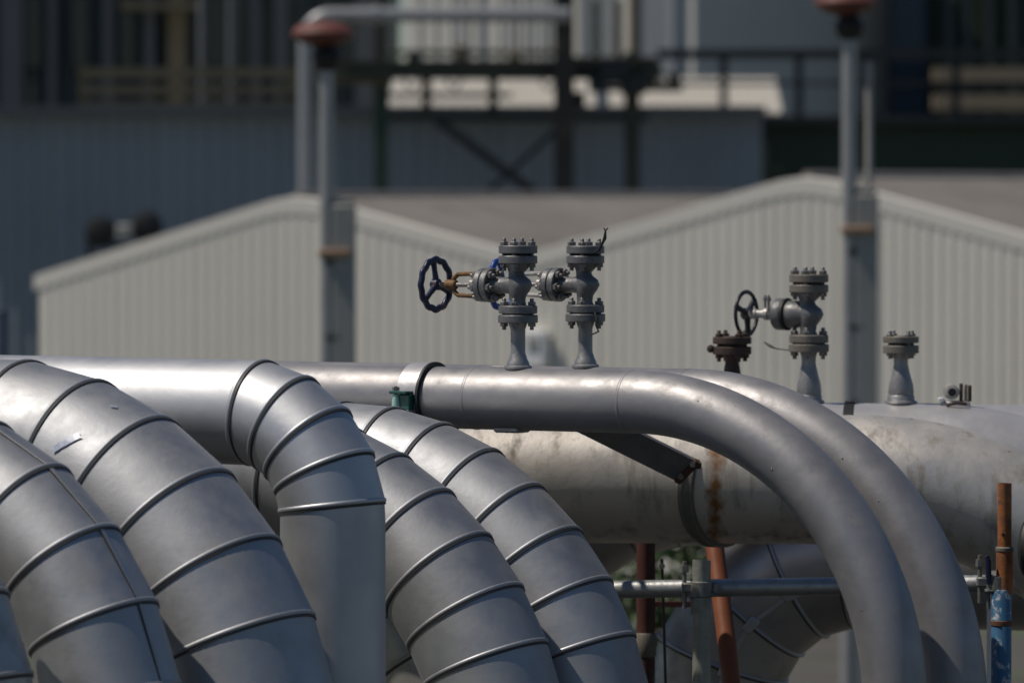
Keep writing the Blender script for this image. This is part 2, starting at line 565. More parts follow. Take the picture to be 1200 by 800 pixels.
# twin fan unit fixed before the slate wall
dfan = 97.0
fu = empty('fan_unit', W(145, 480, dfan), 'dark twin fan unit with a pale box before the slate wall', 'fan unit')
o0 = fu.location
for px in (118, 172):
    c = W(px, 272 - (px - 118) * .12, dfan)
    mk('fan_housing', lathe([(.20, 0), (.27, .03), (.27, .32), (.20, .35)], 20, 'y', c - Vector((0, .2, 0))), M['black'], fu, o0)
c = W(148, 271, dfan)
mk('control_box', cbox(c - Vector((0, .28, 0)), (.26, .3, .24), .03), M['pole_box'], fu, o0)
mk('bracket', box(W(145, 288, dfan), (1.3, .3, .06)), M['black'], fu, o0)
for px in (105, 185):
    p = W(px, 289, dfan)
    mk('leg', box(Vector((p.x, p.y, p.z / 2)), (.08, .08, p.z)), M['black'], fu, o0)

# dark building behind on the left, with vertical bays
root, base, zt = wall_thing('dark_building', 'dark teal industrial hall with vertical bays at the upper left', 'building', -200, 455, -260, 131, M['dark_wall'], .5, .05, panel=3.0, thick=14)
for px, w in ((15, .5), (62, .18), (128, .22), (176, .25), (208, .42), (300, .2), (330, .3), (428, .45)):
    p = W(px, 0, 130.7)
    mk('pilaster', box((p.x, p.y, zt / 2), (w, .3, zt)), M['slate_trim'] if px != 208 else M['ochre'], root, root.location, smooth=0)
for px in (40, 95, 150, 255, 285, 315, 385, 410):
    c = W(px, 38, 130.9)
    fr = mk('window', box(c, (.46, .10, 1.75)), M['dark_frame'], root, root.location, smooth=0)
    mk('pane', box(c - Vector((0, .04, 0)), (.36, .06, 1.6)), M['glass'], fr, root.location, smooth=0)
for px, py, w in ((190, 8, 95),):
    c = W(px, py, 129.9)
    mk('canopy', box(c, (w / 52, .8, .16)), M['ochre'], root, root.location, smooth=0)

# pale building in the middle
root, base, zt = wall_thing('pale_building', 'pale cream metal clad building behind the steel frame', 'building', 458, 830, -260, 125.5, M['far_cream'], .4, .05, panel=2.2, thick=12, rot=R(-24))
for px in (540, 598, 636, 690, 742, 790):
    p = W(px, 0, 125.3 - (px - 644) * .0075)
    mk('downpipe', tube([(p.x, p.y, .1), (p.x, p.y, zt)], .1 if px > 640 else .05, 8), M['far_blue'] if px != 742 else M['ochre'], root, root.location)
for px, py, w, h in ((700, 30, 30, 90), (775, 30, 44, 110)):
    c = W(px, py, 125.4 - (px - 644) * .0083)
    fr = mk('window', box(c, (w / 47.6, .12, h / 47.6)), M['far_blue'], root, root.location, smooth=0)
    mk('pane', box(c - Vector((0, .05, 0)), (w / 47.6 - .14, .08, h / 47.6 - .14)), M['far_cream'], fr, root.location, smooth=0)
# low white roofed lean-to that catches the sun
def lean_to(px0, px1, py_t, py_b, d0, d1, m, name, label):
    a, b = W(px0, py_b, d0), W(px1, py_b, d0)
    zt = W(0, py_t, d1).z
    root = empty(name, ((a.x + b.x) / 2, d0, 0), label, 'shed')
    o = root.location
    n = max(2, round((b.x - a.x) / 1.0))
    for i in range(n):
        V, Fc = [], []
        x0, x1 = a.x + (b.x - a.x) * i / n, a.x + (b.x - a.x) * (i + 1) / n
        for x, h in rib_profile(x0, x1 - .006, .25, .04):
            V += [(x, d0, a.z + h), (x, d1, zt + h)]
        for k in range(len(V) // 2 - 1):
            Fc.append((2 * k, 2 * k + 2, 2 * k + 3, 2 * k + 1))
        mk('roof_sheet', (V, Fc), m, root, o, smooth=0)
    mk('front_wall', box(((a.x + b.x) / 2, d0 + .25, a.z / 2 - .03), (b.x - a.x - .1, .2, a.z - .06)), m, root, o, smooth=0)
    for x in (a.x + .1, b.x - .1):
        mk('end_wall', ([(x, d0 + .4, 0), (x, d1, 0), (x, d1, zt - .03), (x, d0 + .4, a.z - .03)], [(0, 1, 2, 3)]), m, root, o, smooth=0)
    return root


lean_to(455, 700, 94, 133, 114, 117.5, M['far_white'], 'lean_to_shed', 'white roofed low shed behind the dark steel column')
lean_to(716, 918, 92, 133, 114.5, 118, M['far_white'], 'lean_to_shed', 'white roofed low shed behind the right hand railing')

# blue grey building on the right
root, base, zt = wall_thing('blue_building', 'blue grey ribbed building rising at the upper right', 'building', 812, 1102, -260, 136, M['far_blue'], .4, .05, panel=2.0, thick=10)
c = W(1070, 105, 135.6)
mk('loading_door', box(c, (1.6, .2, 1.3)), M['mid_blue'], root, root.location, smooth=0)
root, base, zt = wall_thing('green_building', 'dark green building with vertical seams at the far right', 'building', 1100, 1420, -260, 132, M['green_wall'], .5, .06, panel=2.2, thick=10)
for px in (1112, 1132, 1158, 1185):
    p = W(px, 0, 131.7)
    mk('pilaster', box((p.x, p.y, zt / 2), (.16, .25, zt)), M['dark_wall'], root, root.location, smooth=0)
tl = empty('timber_stack', W(1160, 470, 110), 'tan timber rails stacked above the dark green wall', 'timber')
for py, h in ((90, .34), (120, .30)):
    c = W(1160, py, 110)
    mk('rail', box(c, (2.2, .3, h)), M['tan'], tl, tl.location, smooth=0)
for px in (1110, 1195):
    p = W(px, 78, 110.3)
    mk('post', box((p.x, p.y, p.z / 2), (.16, .16, p.z)), M['dark_frame'], tl, tl.location, smooth=0)


def railing(px0, px1, rails, posts, d, m, label, cat='railing', w=.1):
    a, b = W(px0, 200, d), W(px1, 200, d)
    root = empty('railing', ((a.x + b.x) / 2, d, 0), label, cat)
    for py, h in rails:
        c = W((px0 + px1) / 2, py, d)
        mk('rail', box(c, (b.x - a.x, w, h)), m, root, root.location, smooth=0)
    ztop = W(0, min(r[0] for r in rails), d).z
    for px in posts:
        p = W(px, 0, d)
        mk('post', box((p.x, p.y + w * .6, ztop / 2), (.15, w * .9, ztop)), m, root, root.location, smooth=0)
    return root


railing(92, 352, ((86, .20), (106, .16), (124, .14)), (98, 178, 252, 332), 112, M['ochre'], 'ochre walkway railing before the dark hall at upper left')
railing(770, 1420, ((64, .18), (98, .07)), (848, 936, 1016, 1120, 1250), 108, M['dark_frame'], 'dark railing above the wall on the right hand side')

# steel frame with column, beams, braces
sf = empty('steel_frame', W(661, 491, 96), 'dark steel frame with column, platform beams and diagonal braces', 'steel frame')
o0 = sf.location
def beam(name, pa, pb, w, h, m, parent=sf):
    a, b = Vector(pa), Vector(pb)
    d = (b - a)
    q = d.to_track_quat('Z', 'Y').to_matrix()
    # I section: web and two flanges
    L_ = d.length; c = (a + b) / 2
    vf = join(box(c, (w * .25, h * .8, L_), q), box(c + q @ Vector((0, h * .45, 0)), (w, h * .1, L_), q), box(c + q @ Vector((0, -h * .45, 0)), (w, h * .1, L_), q))
    return mk(name, vf, m, parent, o0, smooth=0)
d0 = 96.0
c0, c1 = W(661, -60, d0), W(661, 225, d0)
beam('column', (c0.x, d0, 0), (c0.x, d0, c0.z), .34, .34, M['column'])
c1 = W(445, 92, d0)
beam('column', (c1.x, d0 + 1, 0), (c1.x, d0 + 1, c1.z), .24, .24, M['bottle_green'])
c2 = W(742, 60, d0)
beam('column', (c2.x, d0 + 1, 0), (c2.x, d0 + 1, c2.z), .26, .26, M['olive'])
beam('beam', W(395, 82, d0 + .5), W(775, 84, d0 + .5), .26, .30, M['olive'])
beam('beam', W(340, 90, d0 + .9), W(460, 92, d0 + .9), .18, .22, M['ochre'])
beam('beam', W(455, 138, d0 + 1.3), W(760, 138, d0 + 1.3), .10, .12, M['dark_frame'])
beam('brace', W(497, 130, d0 + .3), W(640, 236, d0 + .3), .16, .16, M['dark_frame'])
beam('brace', W(560, 236, d0 + .6), W(655, 150, d0 + .6), .09, .09, M['dark_frame'])
for px in (500, 578, 742):
    beam('hanger', W(px, 90, d0 + 1.1), W(px, 138, d0 + 1.1), .16, .16, M['dark_frame'])
mk('deck_plate', box(W(600, 74, d0 + 1.4), (3.4, 1.4, .06)), M['olive'], sf, o0, smooth=0)
for px, py, w in ((720, 86, .5), (742, 100, .42), (700, 100, .3)):
    mk('gusset', cbox(W(px, py, d0 + .1), (w, .25, w * .8), .03), M['dark_frame'], sf, o0, smooth=0)
for py, x0, x1, r_, mm_ in ((62, 455, 655, .05, 'olive'), (70, 670, 770, .06, 'dark_frame'), (112, 455, 600, .045, 'dark_frame'), (104, 690, 800, .055, 'olive')):
    mk('rack_pipe', tube([W(x0, py, d0 + 1.5), W(x1, py, d0 + 1.5)], r_, 10), M[mm_], sf, o0)
for px, py in ((485, 70), (540, 64), (603, 70), (762, 92), (790, 96), (678, 118)):
    mk('junction_box', cbox(W(px, py, d0 + .9), (.22, .2, .30), .02), M['ochre' if px in (540, 603) else 'dark_frame'], sf, o0)
for px in (470, 520, 630, 770):
    mk('cable', tube([W(px, 75, d0 + 1.2), W(px + 6, 100, d0 + 1.1), W(px + 14, 106, d0 + 1.1), W(px + 22, 92, d0 + 1.2), W(px + 26, 72, d0 + 1.2)], .025, 6), M['dark_frame'], sf, o0)
for px in (698, 725):
    beam('strut', W(px, 0, d0 + 1.6), W(px, 80, d0 + 1.6), .12, .12, M['olive'])

# arched grey duct
dd = 76.0
a = W(358, 18, dd)
pts = [(a.x, dd, 0), (a.x, dd, a.z - .35)]
for k in range(1, 9):
    t = PI / 2 * k / 8
    pts.append((a.x + .35 * (1 - math.cos(t)), dd, a.z - .35 + .35 * math.sin(t)))
pts.append((W(668, 18, dd).x, dd, a.z))
dp = empty('arched_duct', (a.x, dd, 0), 'thin grey duct rising then bending right behind the left lamp post', 'duct')
mk('duct', tube(pts, .098, 14), M['grey_pipe'], dp, dp.location)
mk('duct_joint', tube([(a.x + .9, dd, a.z), (a.x + 1.0, dd, a.z)], .125, 14), M['grey_pipe'], dp, dp.location)
for px, side in ((238, 'left'), (272, 'right')):
    p = W(px, 0, 120)
    v = empty('vent_pipe', (p.x, 120, 0), 'slim grey vent pipe before the dark hall, %s of the pair' % side, 'vent pipe', 'slim vent pipes at the upper left')
    zt = W(0, -25, 120).z
    pts = [(p.x, 120, 0), (p.x, 120, zt)] + [(p.x + .28 * (1 - math.cos(PI * k / 8)), 120, zt + .28 * math.sin(PI * k / 8)) for k in range(1, 8)]
    mk('pipe', tube(pts, .10, 12), M['vent'], v, v.location)
    mk('bracket', box((p.x, 120.2, W(0, 78, 120).z), (.3, .5, .12)), M['dark_frame'], v, v.location)


def lamp_post(px, py_top, py_box, py_band, label):
    d = 45.0
    p = W(px, 0, d)
    root = empty('lamp_post', (p.x, d, 0), label, 'lamp post', 'lamp posts with red shades in the yard')
    o = root.location
    zt = W(0, py_top, d).z
    mk('pole', lathe([(.068, 0), (.064, 1.5), (.056, zt - .22), (.056, zt - .2)], 18, 'z', (p.x, d, 0)), M['pole'], root, o)
    mk('neck', lathe([(.06, zt - .24), (.10, zt - .20), (.12, zt - .12), (.08, zt - .06), (.05, zt)], 18, 'z', (p.x, d, 0)), M['black'], root, o)
    sh = mk('lamp_shade', lathe([(.07, zt - .05), (.16, zt - .02), (.245, zt + .03), (.25, zt + .06), (.20, zt + .12), (.10, zt + .15), (.03, zt + .16)], 26, 'z', (p.x - .03, d, 0)), M['red_shade'], root, o)
    zb = W(0, py_box, d).z
    bx = p.x + .135
    mk('cabinet', cbox((bx, d + .02, zb / 2), (.19, .16, zb), .012), M['pole_box'], root, o)
    mk('cabinet_cap', cbox((bx, d + .02, zb + .03), (.16, .14, .06), .015), M['pole_box'], root, o)
    z = W(0, py_band, d).z
    mk('amber_band', cbox((p.x + .06, d - .035, z), (.26, .18, .055), .01), M['amber'], root, o)
    for k in range(3):
        zz = zb - .45 - .6 * k
        mk('bracket', box((p.x + .05, d - .01, zz), (.12, .1, .05)), M['black'], root, o, smooth=0)
    if px > 600:
        mk('conduit', tube([(p.x + .165, d + .14, zb), (p.x + .165, d + .14, zb + 1.05)], .03, 10), M['pole_box'], root, o)
    return root


lamp_post(383, 48, 240, 296, 'grey lamp post with reddish shade before the left cream gable')
lamp_post(995, 12, 228, 269, 'grey lamp post with red shade before the right cream gable')

# ------------------------------------------------------------------ shrubs in the yard behind the pipes
M['leaf'] = mat('shrub_leaf', [(.035, .065, .02), (.06, .10, .03)], (.5, .7), 0, 3)
M['bark'] = mat('shrub_bark', [(.06, .045, .03), (.09, .07, .05)], (.8, .9))


def shrub(x, y, h, w, label):
    root = empty('shrub', (x, y, 0), label, 'shrub', 'shrubs behind the pipework')
    rnd = random.Random(int(x * 100 + y))
    V, Fc = [], []
    clumps = [(Vector((rnd.gauss(0, w * .26), rnd.gauss(0, w * .2), h * rnd.uniform(.25, .88))), rnd.uniform(.16, .34) * w) for _ in range(16)]
    for k in range(1500):
        c, r_ = rnd.choice(clumps)
        d = Vector((rnd.gauss(0, 1), rnd.gauss(0, 1), rnd.gauss(0, 1))).normalized()
        p = c + d * r_ * rnd.uniform(.55, 1.05)
        u_ = Vector((rnd.gauss(0, 1), rnd.gauss(0, 1), rnd.gauss(0, .6))).normalized()
        v_ = u_.cross(d).normalized() if abs(u_.dot(d)) < .98 else Vector((0, 0, 1))
        s_ = rnd.uniform(.035, .07)
        n0 = len(V)
        V += [p - u_ * s_, p + v_ * s_ * .5, p + u_ * s_, p - v_ * s_ * .5]
        Fc.append((n0, n0 + 1, n0 + 2, n0 + 3))
    mk('crown', (V, Fc), M['leaf'], root, smooth=0)
    for k in range(5):
        t = 2 * PI * k / 5 + rnd.random()
        e = Vector((math.cos(t) * w * .22, math.sin(t) * w * .22, h * rnd.uniform(.55, .8)))
        mk('stem', tube([(0, 0, 0), e * .5 + Vector((.03, 0, .05)), e], [.035, .024, .012], 7), M['bark'], root)
    return root


for k, (px, d_, h_, w_, lb) in enumerate((
        (640, 33, 2.35, 1.5, 'leafy green shrub glimpsed behind the clad bends, leftmost of its row'),
        (735, 34, 2.1, 1.4, 'leafy green shrub glimpsed beside the dark red post'),
        (812, 32, 2.4, 1.3, 'leafy green shrub glimpsed behind the upright scaffold tube'))):
    p = W(px, 0, d_)
    shrub(p.x, p.y, h_, w_, lb)

# ------------------------------------------------------------------ pipe bends
T = R(32)
AH = Vector((math.cos(T), -math.sin(T), 0))


class Bend:
    """Pipe run: horizontal along +dirn, then a quarter bend down (sign=1) or coming up from below (sign=-1)."""

    def __init__(self, x, d, z, Rb, r, t=T, k=1.0):
        x, d, z, Rb, r = x * k, d * k, z * k, Rb * k, r * k
        self.a = Vector((math.cos(t), -math.sin(t), 0))
        self.n = Vector((-math.sin(t), -math.cos(t), 0))
        self.C = Vector((x, d - x * math.tan(t), EYE + z))
        self.R, self.r = Rb, r
        self.z = Vector((0, 0, 1))

    def e1(self, phi): return self.a * math.sin(phi) + self.z * math.cos(phi)

    def c(self, phi): return self.C + self.e1(phi) * self.R

    def ring(self, phi, r, n=64, shift=0.0):
        e = self.e1(phi); c = self.c(phi)
        ax = self.a * math.cos(phi) - self.z * math.sin(phi)
        return [c + ax * shift + (e * math.cos(2 * PI * k / n) + self.n * math.sin(2 * PI * k / n)) * r for k in range(n)]


def loft(rings, close=False, flip=False):
    n = len(rings[0])
    V = [p for q in rings for p in q]
    Fc = []
    m = len(rings)
    for i in range(m if close else m - 1):
        i2 = (i + 1) % m
        for k in range(n):
            j = (k + 1) % n
            q = (i * n + k, i2 * n + k, i2 * n + j, i * n + j)
            Fc.append(tuple(reversed(q)) if flip else q)
    return V, Fc


def ring_on(center, e, nn, ax, r, n, shift):
    return [center + ax * shift + (e * math.cos(2 * PI * k / n) + nn * math.sin(2 * PI * k / n)) * r for k in range(n)]


def clad_pipe(B, phis, label, m, left=5.0, seams_left=(), lap_psi=None, group='metal clad pipe bends', sign=1, bead=.0038, leg_seams=(), bead_m=None):
    """Lobster back elbow: straight mitred cladding gores with swaged beads, a run and a leg."""
    n = 64
    foot = B.C + B.a * (B.R * sign); foot.z = 0
    root = empty('clad_pipe', foot, label, 'pipe', group)
    st = []                                   # stations: (centre, e, axis)
    for s in sorted(seams_left, reverse=True):
        st.append((B.C + B.z * B.R - B.a * (s * sign), B.z, B.a * sign))
    for f in phis:
        f = f * sign
        st.append((B.c(f), B.e1(f), (B.a * math.cos(f) - B.z * math.sin(f)) * sign))
    for s in leg_seams:
        st.append((B.C + B.a * (B.R * sign) - B.z * s, B.a * sign, -B.z))
    start = (B.C + B.z * B.R - B.a * (left * sign), B.z, B.a * sign)
    end = (Vector((foot.x, foot.y, .05)), B.a * sign, -B.z)
    allst = [start] + st + [end]
    segs = []
    for i in range(len(allst) - 1):
        (c0, e0, a0), (c1, e1, a1) = allst[i], allst[i + 1]
        r0, r1 = B.r - .001, B.r + .0012
        mid = []
        # long straight lengths keep true direction: run in / leg out add the bend end station
        if i == 0:
            cc = B.C + B.z * B.R
            if not seams_left and (c1 - cc).length > .02: mid = [(cc, B.z, B.a * sign)]
        if i == len(allst) - 2:
            cc = B.C + B.a * (B.R * sign)
            if not leg_seams: mid = [(cc, B.a * sign, -B.z)]
        rings = [ring_on(c0, e0, B.n, a0, r0, n, 0)] + [ring_on(c, e, B.n, a_, r0, n, 0) for c, e, a_ in mid] + [ring_on(c1, e1, B.n, a1, r1, n, 0)]
        seg = mk('cladding_section', loft(rings, flip=sign < 0), m, root, foot, smooth=30)
        segs.append(seg)
        if i < len(allst) - 2:
            prof = [(-.0065, -.001), (-.005, bead * .6), (-.0025, bead), (0, bead * 1.1), (.0025, bead), (.005, bead * .6), (.0065, -.002)]
            mk('swage_bead', loft([ring_on(c1, e1, B.n, a1, B.r + h, n, s) for s, h in prof], flip=sign < 0), bead_m or m, seg, foot, smooth=60)
            prof = [(.0045, -.003), (.0055, .0022), (.0105, .0018), (.0115, -.003)]  # thin dark strip: the bead's shadow line put in as colour
            mk('bead_shade_line', loft([ring_on(c1, e1, B.n, a1, B.r + h, n, s) for s, h in prof], flip=sign < 0), M['sealant_shade'], seg, foot, smooth=60)
        if lap_psi is not None:
            # longitudinal lap strip with rivets
            V, Fc = [], []
            q = [(c0, e0)] + [(c, e) for c, e, a_ in mid] + [(c1, e1)]
            dl = (.006 if sign > 0 else .008) / B.r
            for (c, e) in q:
                for dp_, h in ((-dl, .0), (-dl, .002 if sign > 0 else .0045), (dl * .6, .002 if sign > 0 else .0045), (dl, .0)):
                    ps = lap_psi + dp_
                    V.append(c + (e * math.cos(ps) + B.n * math.sin(ps)) * (B.r + h))
            for k in range(len(q) - 1):
                for g in range(3):
                    Fc.append((k * 4 + g, k * 4 + 4 + g, k * 4 + 5 + g, k * 4 + 1 + g))
            mk('lap_seam', (V, Fc), bead_m or m, seg, foot, smooth=30)
            if sign > 0:
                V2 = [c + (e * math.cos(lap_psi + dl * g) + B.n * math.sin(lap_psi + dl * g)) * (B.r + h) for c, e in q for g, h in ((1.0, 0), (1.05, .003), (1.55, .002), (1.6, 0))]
                mk('lap_sealant', (V2, Fc), M['sealant_shade'], seg, foot, smooth=30)
    return root, segs, allst, foot


def patch(B, allst, seg_i, u, psi, w, h, rot, m, parent, foot, name, off=.0022, jag=0.0):
    """Thin scrap lying on one cladding section."""
    (c0, e0, a0), (c1, e1, a1) = allst[seg_i], allst[seg_i + 1]
    L_ = (c1 - c0).length
    V, Fc = [], []
    nx, ny = 6, 3
    for top in (0, 1):
        for j in range(ny + 1):
            for i in range(nx + 1):
                x = (i / nx - .5) * w; y = (j / ny - .5) * h
                if j in (0, ny): y *= 1 + jag * random.uniform(-1, 1)
                if i in (0, nx): x *= 1 + jag * .5 * random.uniform(-1, 1)
                X = x * math.cos(rot) - y * math.sin(rot); Y = x * math.sin(rot) + y * math.cos(rot)
                uu = u + X / L_; ps = psi + Y / B.r
                c = c0.lerp(c1, uu); e = e0.lerp(e1, uu).normalized()
                V.append(c + (e * math.cos(ps) + B.n * math.sin(ps)) * (B.r + off + top * .0012))
    N = (nx + 1) * (ny + 1)
    for j in range(ny):
        for i in range(nx):
            a = j * (nx + 1) + i
            Fc.append((N + a, N + a + 1, N + a + nx + 2, N + a + nx + 1))
            Fc.append((a, a + nx + 1, a + nx + 2, a + 1))
    return mk(name, (V, Fc), m, parent, foot, smooth=30)


dA = Bend(-.662, 13.75, -.805, .259, .131, k=0.982)
clad_pipe(dA, [R(v) for v in (7.6, 26.4, 45.2, 64, 82.8)], 'bright silver clad pipe with a tight five seam elbow turning straight down', M['clad_bright'], seams_left=(1.6, 2.7, 3.8))
dB = Bend(-1.29, 13.30, -1.412, .79, .212, k=0.975)
rootB, segB, stB, footB = clad_pipe(dB, [R(v) for v in (6.1, 18.1, 30.1, 42.1, 54.1, 66.1, 78.1)], 'wide brownish clad pipe bend at left with a torn scrap of tape on it', M['clad'], seams_left=(1.0, 2.1, 3.2))
patch(dB, stB, 5, .52, R(62), .075, .016, R(-62), M['foil'], segB[5], footB, 'tape_scrap', jag=.15)
patch(dB, stB, 5, .62, R(20), .014, .006, R(-40), M['foil'], segB[5], footB, 'tape_scrap', jag=.3)
dC = Bend(-1.508, 12.80, -1.334, .685, .162, k=0.972)
clad_pipe(dC, [R(v) for v in (7.8, 21.7, 35.6, 49.5, 63.4, 77.3)], 'grey clad pipe bend at lower left with a dark lengthwise seam', M['clad'], seams_left=(.9, 1.9), lap_psi=R(6))
dD = Bend(-1.815, 12.3, -1.30, .67, .16, k=0.97)
clad_pipe(dD, [R(v) for v in (6, 20, 34, 48, 62, 76)], 'dark blue grey clad pipe bend peeking in at the bottom left corner', M['clad_dull'], seams_left=(1.0,))
dE = Bend(-.667, 14.15, -1.483, .773, .163, k=1.0106)
clad_pipe(dE, [R(-.6 + 9.6 * k) for k in range(10)], 'grey clad pipe bend directly right of the straight silver downpipe', M['clad'], seams_left=(1.1, 2.2))
dF = Bend(-.430, 14.55, -1.460, .748, .165, k=1.0137)
clad_pipe(dF, [R(-.9 + 9.8 * k) for k in range(10)], 'grey clad pipe bend arching in front of the fat old pipe', M['clad'], seams_left=(1.1, 2.2))


# ---- painted pipes
def painted_pipe(B, label, m, left, n=64, sign=1, group=None, name='painted_pipe', welds=()):
    foot = B.C + B.a * (B.R * sign); foot.z = 0
    root = empty(name, foot, label, 'pipe', group)
    st = []
    k0 = max(2, int(left / .12))
    for k in range(k0 + 1):
        st.append((B.C + B.z * B.R - B.a * (left * (1 - k / k0) * sign), B.z, B.a * sign))
    for k in range(1, 37):
        f = PI / 2 * k / 36 * sign
        st.append((B.c(f), B.e1(f), (B.a * math.cos(f) - B.z * math.sin(f)) * sign))
    e = B.C + B.a * (B.R * sign)
    for k in range(1, 9):
        st.append((Vector((e.x, e.y, e.z + (.05 - e.z) * k / 8)), B.a * sign, -B.z))
    rings = [ring_on(c, e_, B.n, a_, B.r, n, 0) for c, e_, a_ in st]
    body = mk('pipe_body', loft(rings, flip=sign < 0), m, root, foot, smooth=60)
    for s in welds:            # weld beads on the straight run at distance s before the bend
        c = B.C + B.z * B.R - B.a * s
        mk('weld_bead', loft([ring_on(c, B.z, B.n, B.a, B.r + h, n, q) for q, h in ((-.006, -.001), (-.003, .0009), (.003, .0009), (.006, -.001))], flip=False), m, root, foot, smooth=60)
    return root, foot


bH = Bend(.328, 14.90, -1.293, .751, .0815, k=1.0134)
rootH, footH = painted_pipe(bH, 'slim silver painted pipe in front, carrying the left valve and arching down', M['paint'], 5.0, welds=(.02, .50))
bI = Bend(.482, 15.30, -1.324, .775, .083, k=1.013)
rootI, footI = painted_pipe(bI, 'slim silver painted pipe behind its twin, bending down at right', M['paint'], 5.0, welds=(.02,))
TJ = R(6)
xJ = (1010 - 600) / FPX * 15.9
bJ = Bend(xJ, 16.0, -.804 - .95, .95, .181, TJ)
M['paint_J'] = mat('stained_old_paint', [(.53, .495, .445), (.66, .62, .565), (.58, .55, .505)], (.42, .56), .62, 3.0, .0008, 40,
                   dirt=(.15, .12, .09), dscale=5, dthr=(.50, .72), dstretch=(3.2, 3.2, .6), spots=((.07, .04, .025), 15, .10), dents=.002)
rootJ, footJ = painted_pipe(bJ, 'fat old cream silver pipe with rust streak and stains', M['paint_J'], 7.0, n=80)
xw = bJ.C.x - (1010 - 836) / 419 * math.cos(TJ) - footJ.x
rust_band(M['paint_J'], 0, xw, .028, (.25, .12, .045))
bK = Bend((1085 - 600) / FPX * 16.7, 16.85, -(473 + 74 - 225) / FPX * 16.7 - 1.0, 1.0, .186, TJ)
rootK, footK = painted_pipe(bK, 'silver pipe behind the fat old one, carrying three flanged nozzles', M['paint_new'], 7.0, n=72)
bM = Bend((1260 - 600) / FPX * 17.3, 17.5, -(472 + 74 - 225) / FPX * 17.4 - 1.0, 1.0, .19, TJ)
painted_pipe(bM, 'rearmost silver pipe showing only at the right edge', M['paint_new'], 8.0, n=72)

for B_, rt_, ft_, n_ in ((bH, rootH, footH, 5), (bI, rootI, footI, 5)):
    for k in range(n_):
        f = R(random.uniform(10, 84)); ps = R(random.uniform(20, 110))
        c = B_.c(f) + (B_.e1(f) * math.cos(ps) + B_.n * math.sin(ps)) * B_.r
        w = random.uniform(.0011, .0024)
        mk('paint_drip', lathe([(.0004, -w * random.uniform(1.5, 3.5)), (w * .8, -w * .6), (w, 0), (w * .6, w * .7), (.0004, w)], 8, 'z', c), M['paint'], rt_, ft_, smooth=80)
bQ = Bend(-.42, 15.55, -1.42, .28, .17)
clad_pipe(bQ, [R(v) for v in (10, 35, 60, 82)], 'shaded clad pipe leg glimpsed between the straight downpipe and the next bend', M['clad_dull'], left=3.0)

# clad bends rising behind the scaffold
TN = R(14)
bN = Bend((1012 - 600) / FPX * 16.8, 16.8 + .26, -(835 - 225) / FPX * 16.8, .45, .20, TN)
clad_pipe(bN, [R(v) for v in (4, 26, 48, 70, 86)], 'dull clad pipe elbow with strapped seams behind the scaffold tubes', M['clad_dull'], left=2.6, sign=-1, lap_psi=R(104), leg_seams=(.35,), bead=.009, bead_m=M['clad_bright'])
for v in (4, 26, 48, 70):
    f = -R(v); ps = R(104)
    e_ = bN.e1(f); c = bN.c(f) + (e_ * math.cos(ps) + bN.n * math.sin(ps)) * (bN.r + .012)
    ax = bN.a * math.cos(f) - bN.z * math.sin(f)
    out = (e_ * math.cos(ps) + bN.n * math.sin(ps))
    q = Matrix((ax, ax.cross(out), out)).transposed()
    mk('toggle_clip', cbox(c, (.05, .03, .012), .003, q), M['clad_bright'], [o for o in bpy.data.objects if o.name.startswith('clad_pipe') and 'strapped' in o.get('label', '')][0], Vector((bN.C + bN.a * -bN.R).to_2d().to_3d()))
bO = Bend((812 - 600) / FPX * 17.7, 17.7 + .1, -(795 - 225) / FPX * 17.7, .60, .19, R(6))
clad_pipe(bO, [R(v) for v in (4, 22, 40, 58, 76)], 'brown clad pipe elbow half hidden under the fat old pipe', M['clad_dull'], left=2.0, sign=-1)


# ------------------------------------------------------------------ bolts, nozzles, valves
def stud_mesh(gap, over=.019, r=.0056):
    """Stud bolt with hex nuts, centred on z=0; gap = grip length."""
    g = gap / 2
    hx = lambda z0, z1: lathe([(.0105, z0), (.0112, z0 + .001), (.0112, z1 - .001), (.0100, z1)], 6)
    return mesh('stud_bolt', join(lathe([(r, -g - over), (r, g + over - .002), (r * .7, g + over)], 10), hx(g, g + .010), hx(-g - .010, -g)), M['bolt'], 40)


STUD = {}
def studs(parent, z, rc, gap, n=4, ph=R(45), sc=1.0, axis='z', x=0.0, m=None):
    key = (round(gap, 4), m)
    if key not in STUD:
        me = stud_mesh(gap)
        if m: me.materials[0] = M[m]
        STUD[key] = me
    for k in range(n):
        t = ph + 2 * PI * k / n
        o = bpy.data.objects.new('stud_bolt', STUD[key]); COL.objects.link(o); o.parent = parent
        if axis == 'z':
            o.location = (rc * math.cos(t), rc * math.sin(t), z)
            o.rotation_euler = (0, 0, t + random.uniform(-.4, .4))
        else:
            o.location = (x, rc * math.cos(t), z + rc * math.sin(t))
            o.rotation_euler = (0, PI / 2, 0)


def nozzle(pipe_root, foot, base, m, h_fl, r_n, r_fl, flare=.031, t_fl=.021, fm=None):
    """Welded branch: reducer cone, neck and lower flange; base = point on top of the pipe."""
    b = base - foot
    pr = [(flare, -.03), (flare, .006), (flare * .96, .014), (flare * .80, .024), (r_n * 1.14, .033), (r_n, .041), (r_n, h_fl - .018), (r_n * 1.25, h_fl - .004), (r_n * 1.3, h_fl)]
    o = mk('nozzle', lathe(pr, 32), m, pipe_root, loc=b)
    mk('nozzle_weld', lathe([(flare + .002, -.004), (flare + .0065, .001), (flare + .0055, .005), (flare - .001, .008)], 32), m, o)
    fl = mk('flange', lathe(disc_prof(r_fl, h_fl, h_fl + t_fl) + [(r_fl * .6, h_fl + t_fl), (r_fl * .6, h_fl + t_fl + .0035)], 40), fm or m, o)
    return o


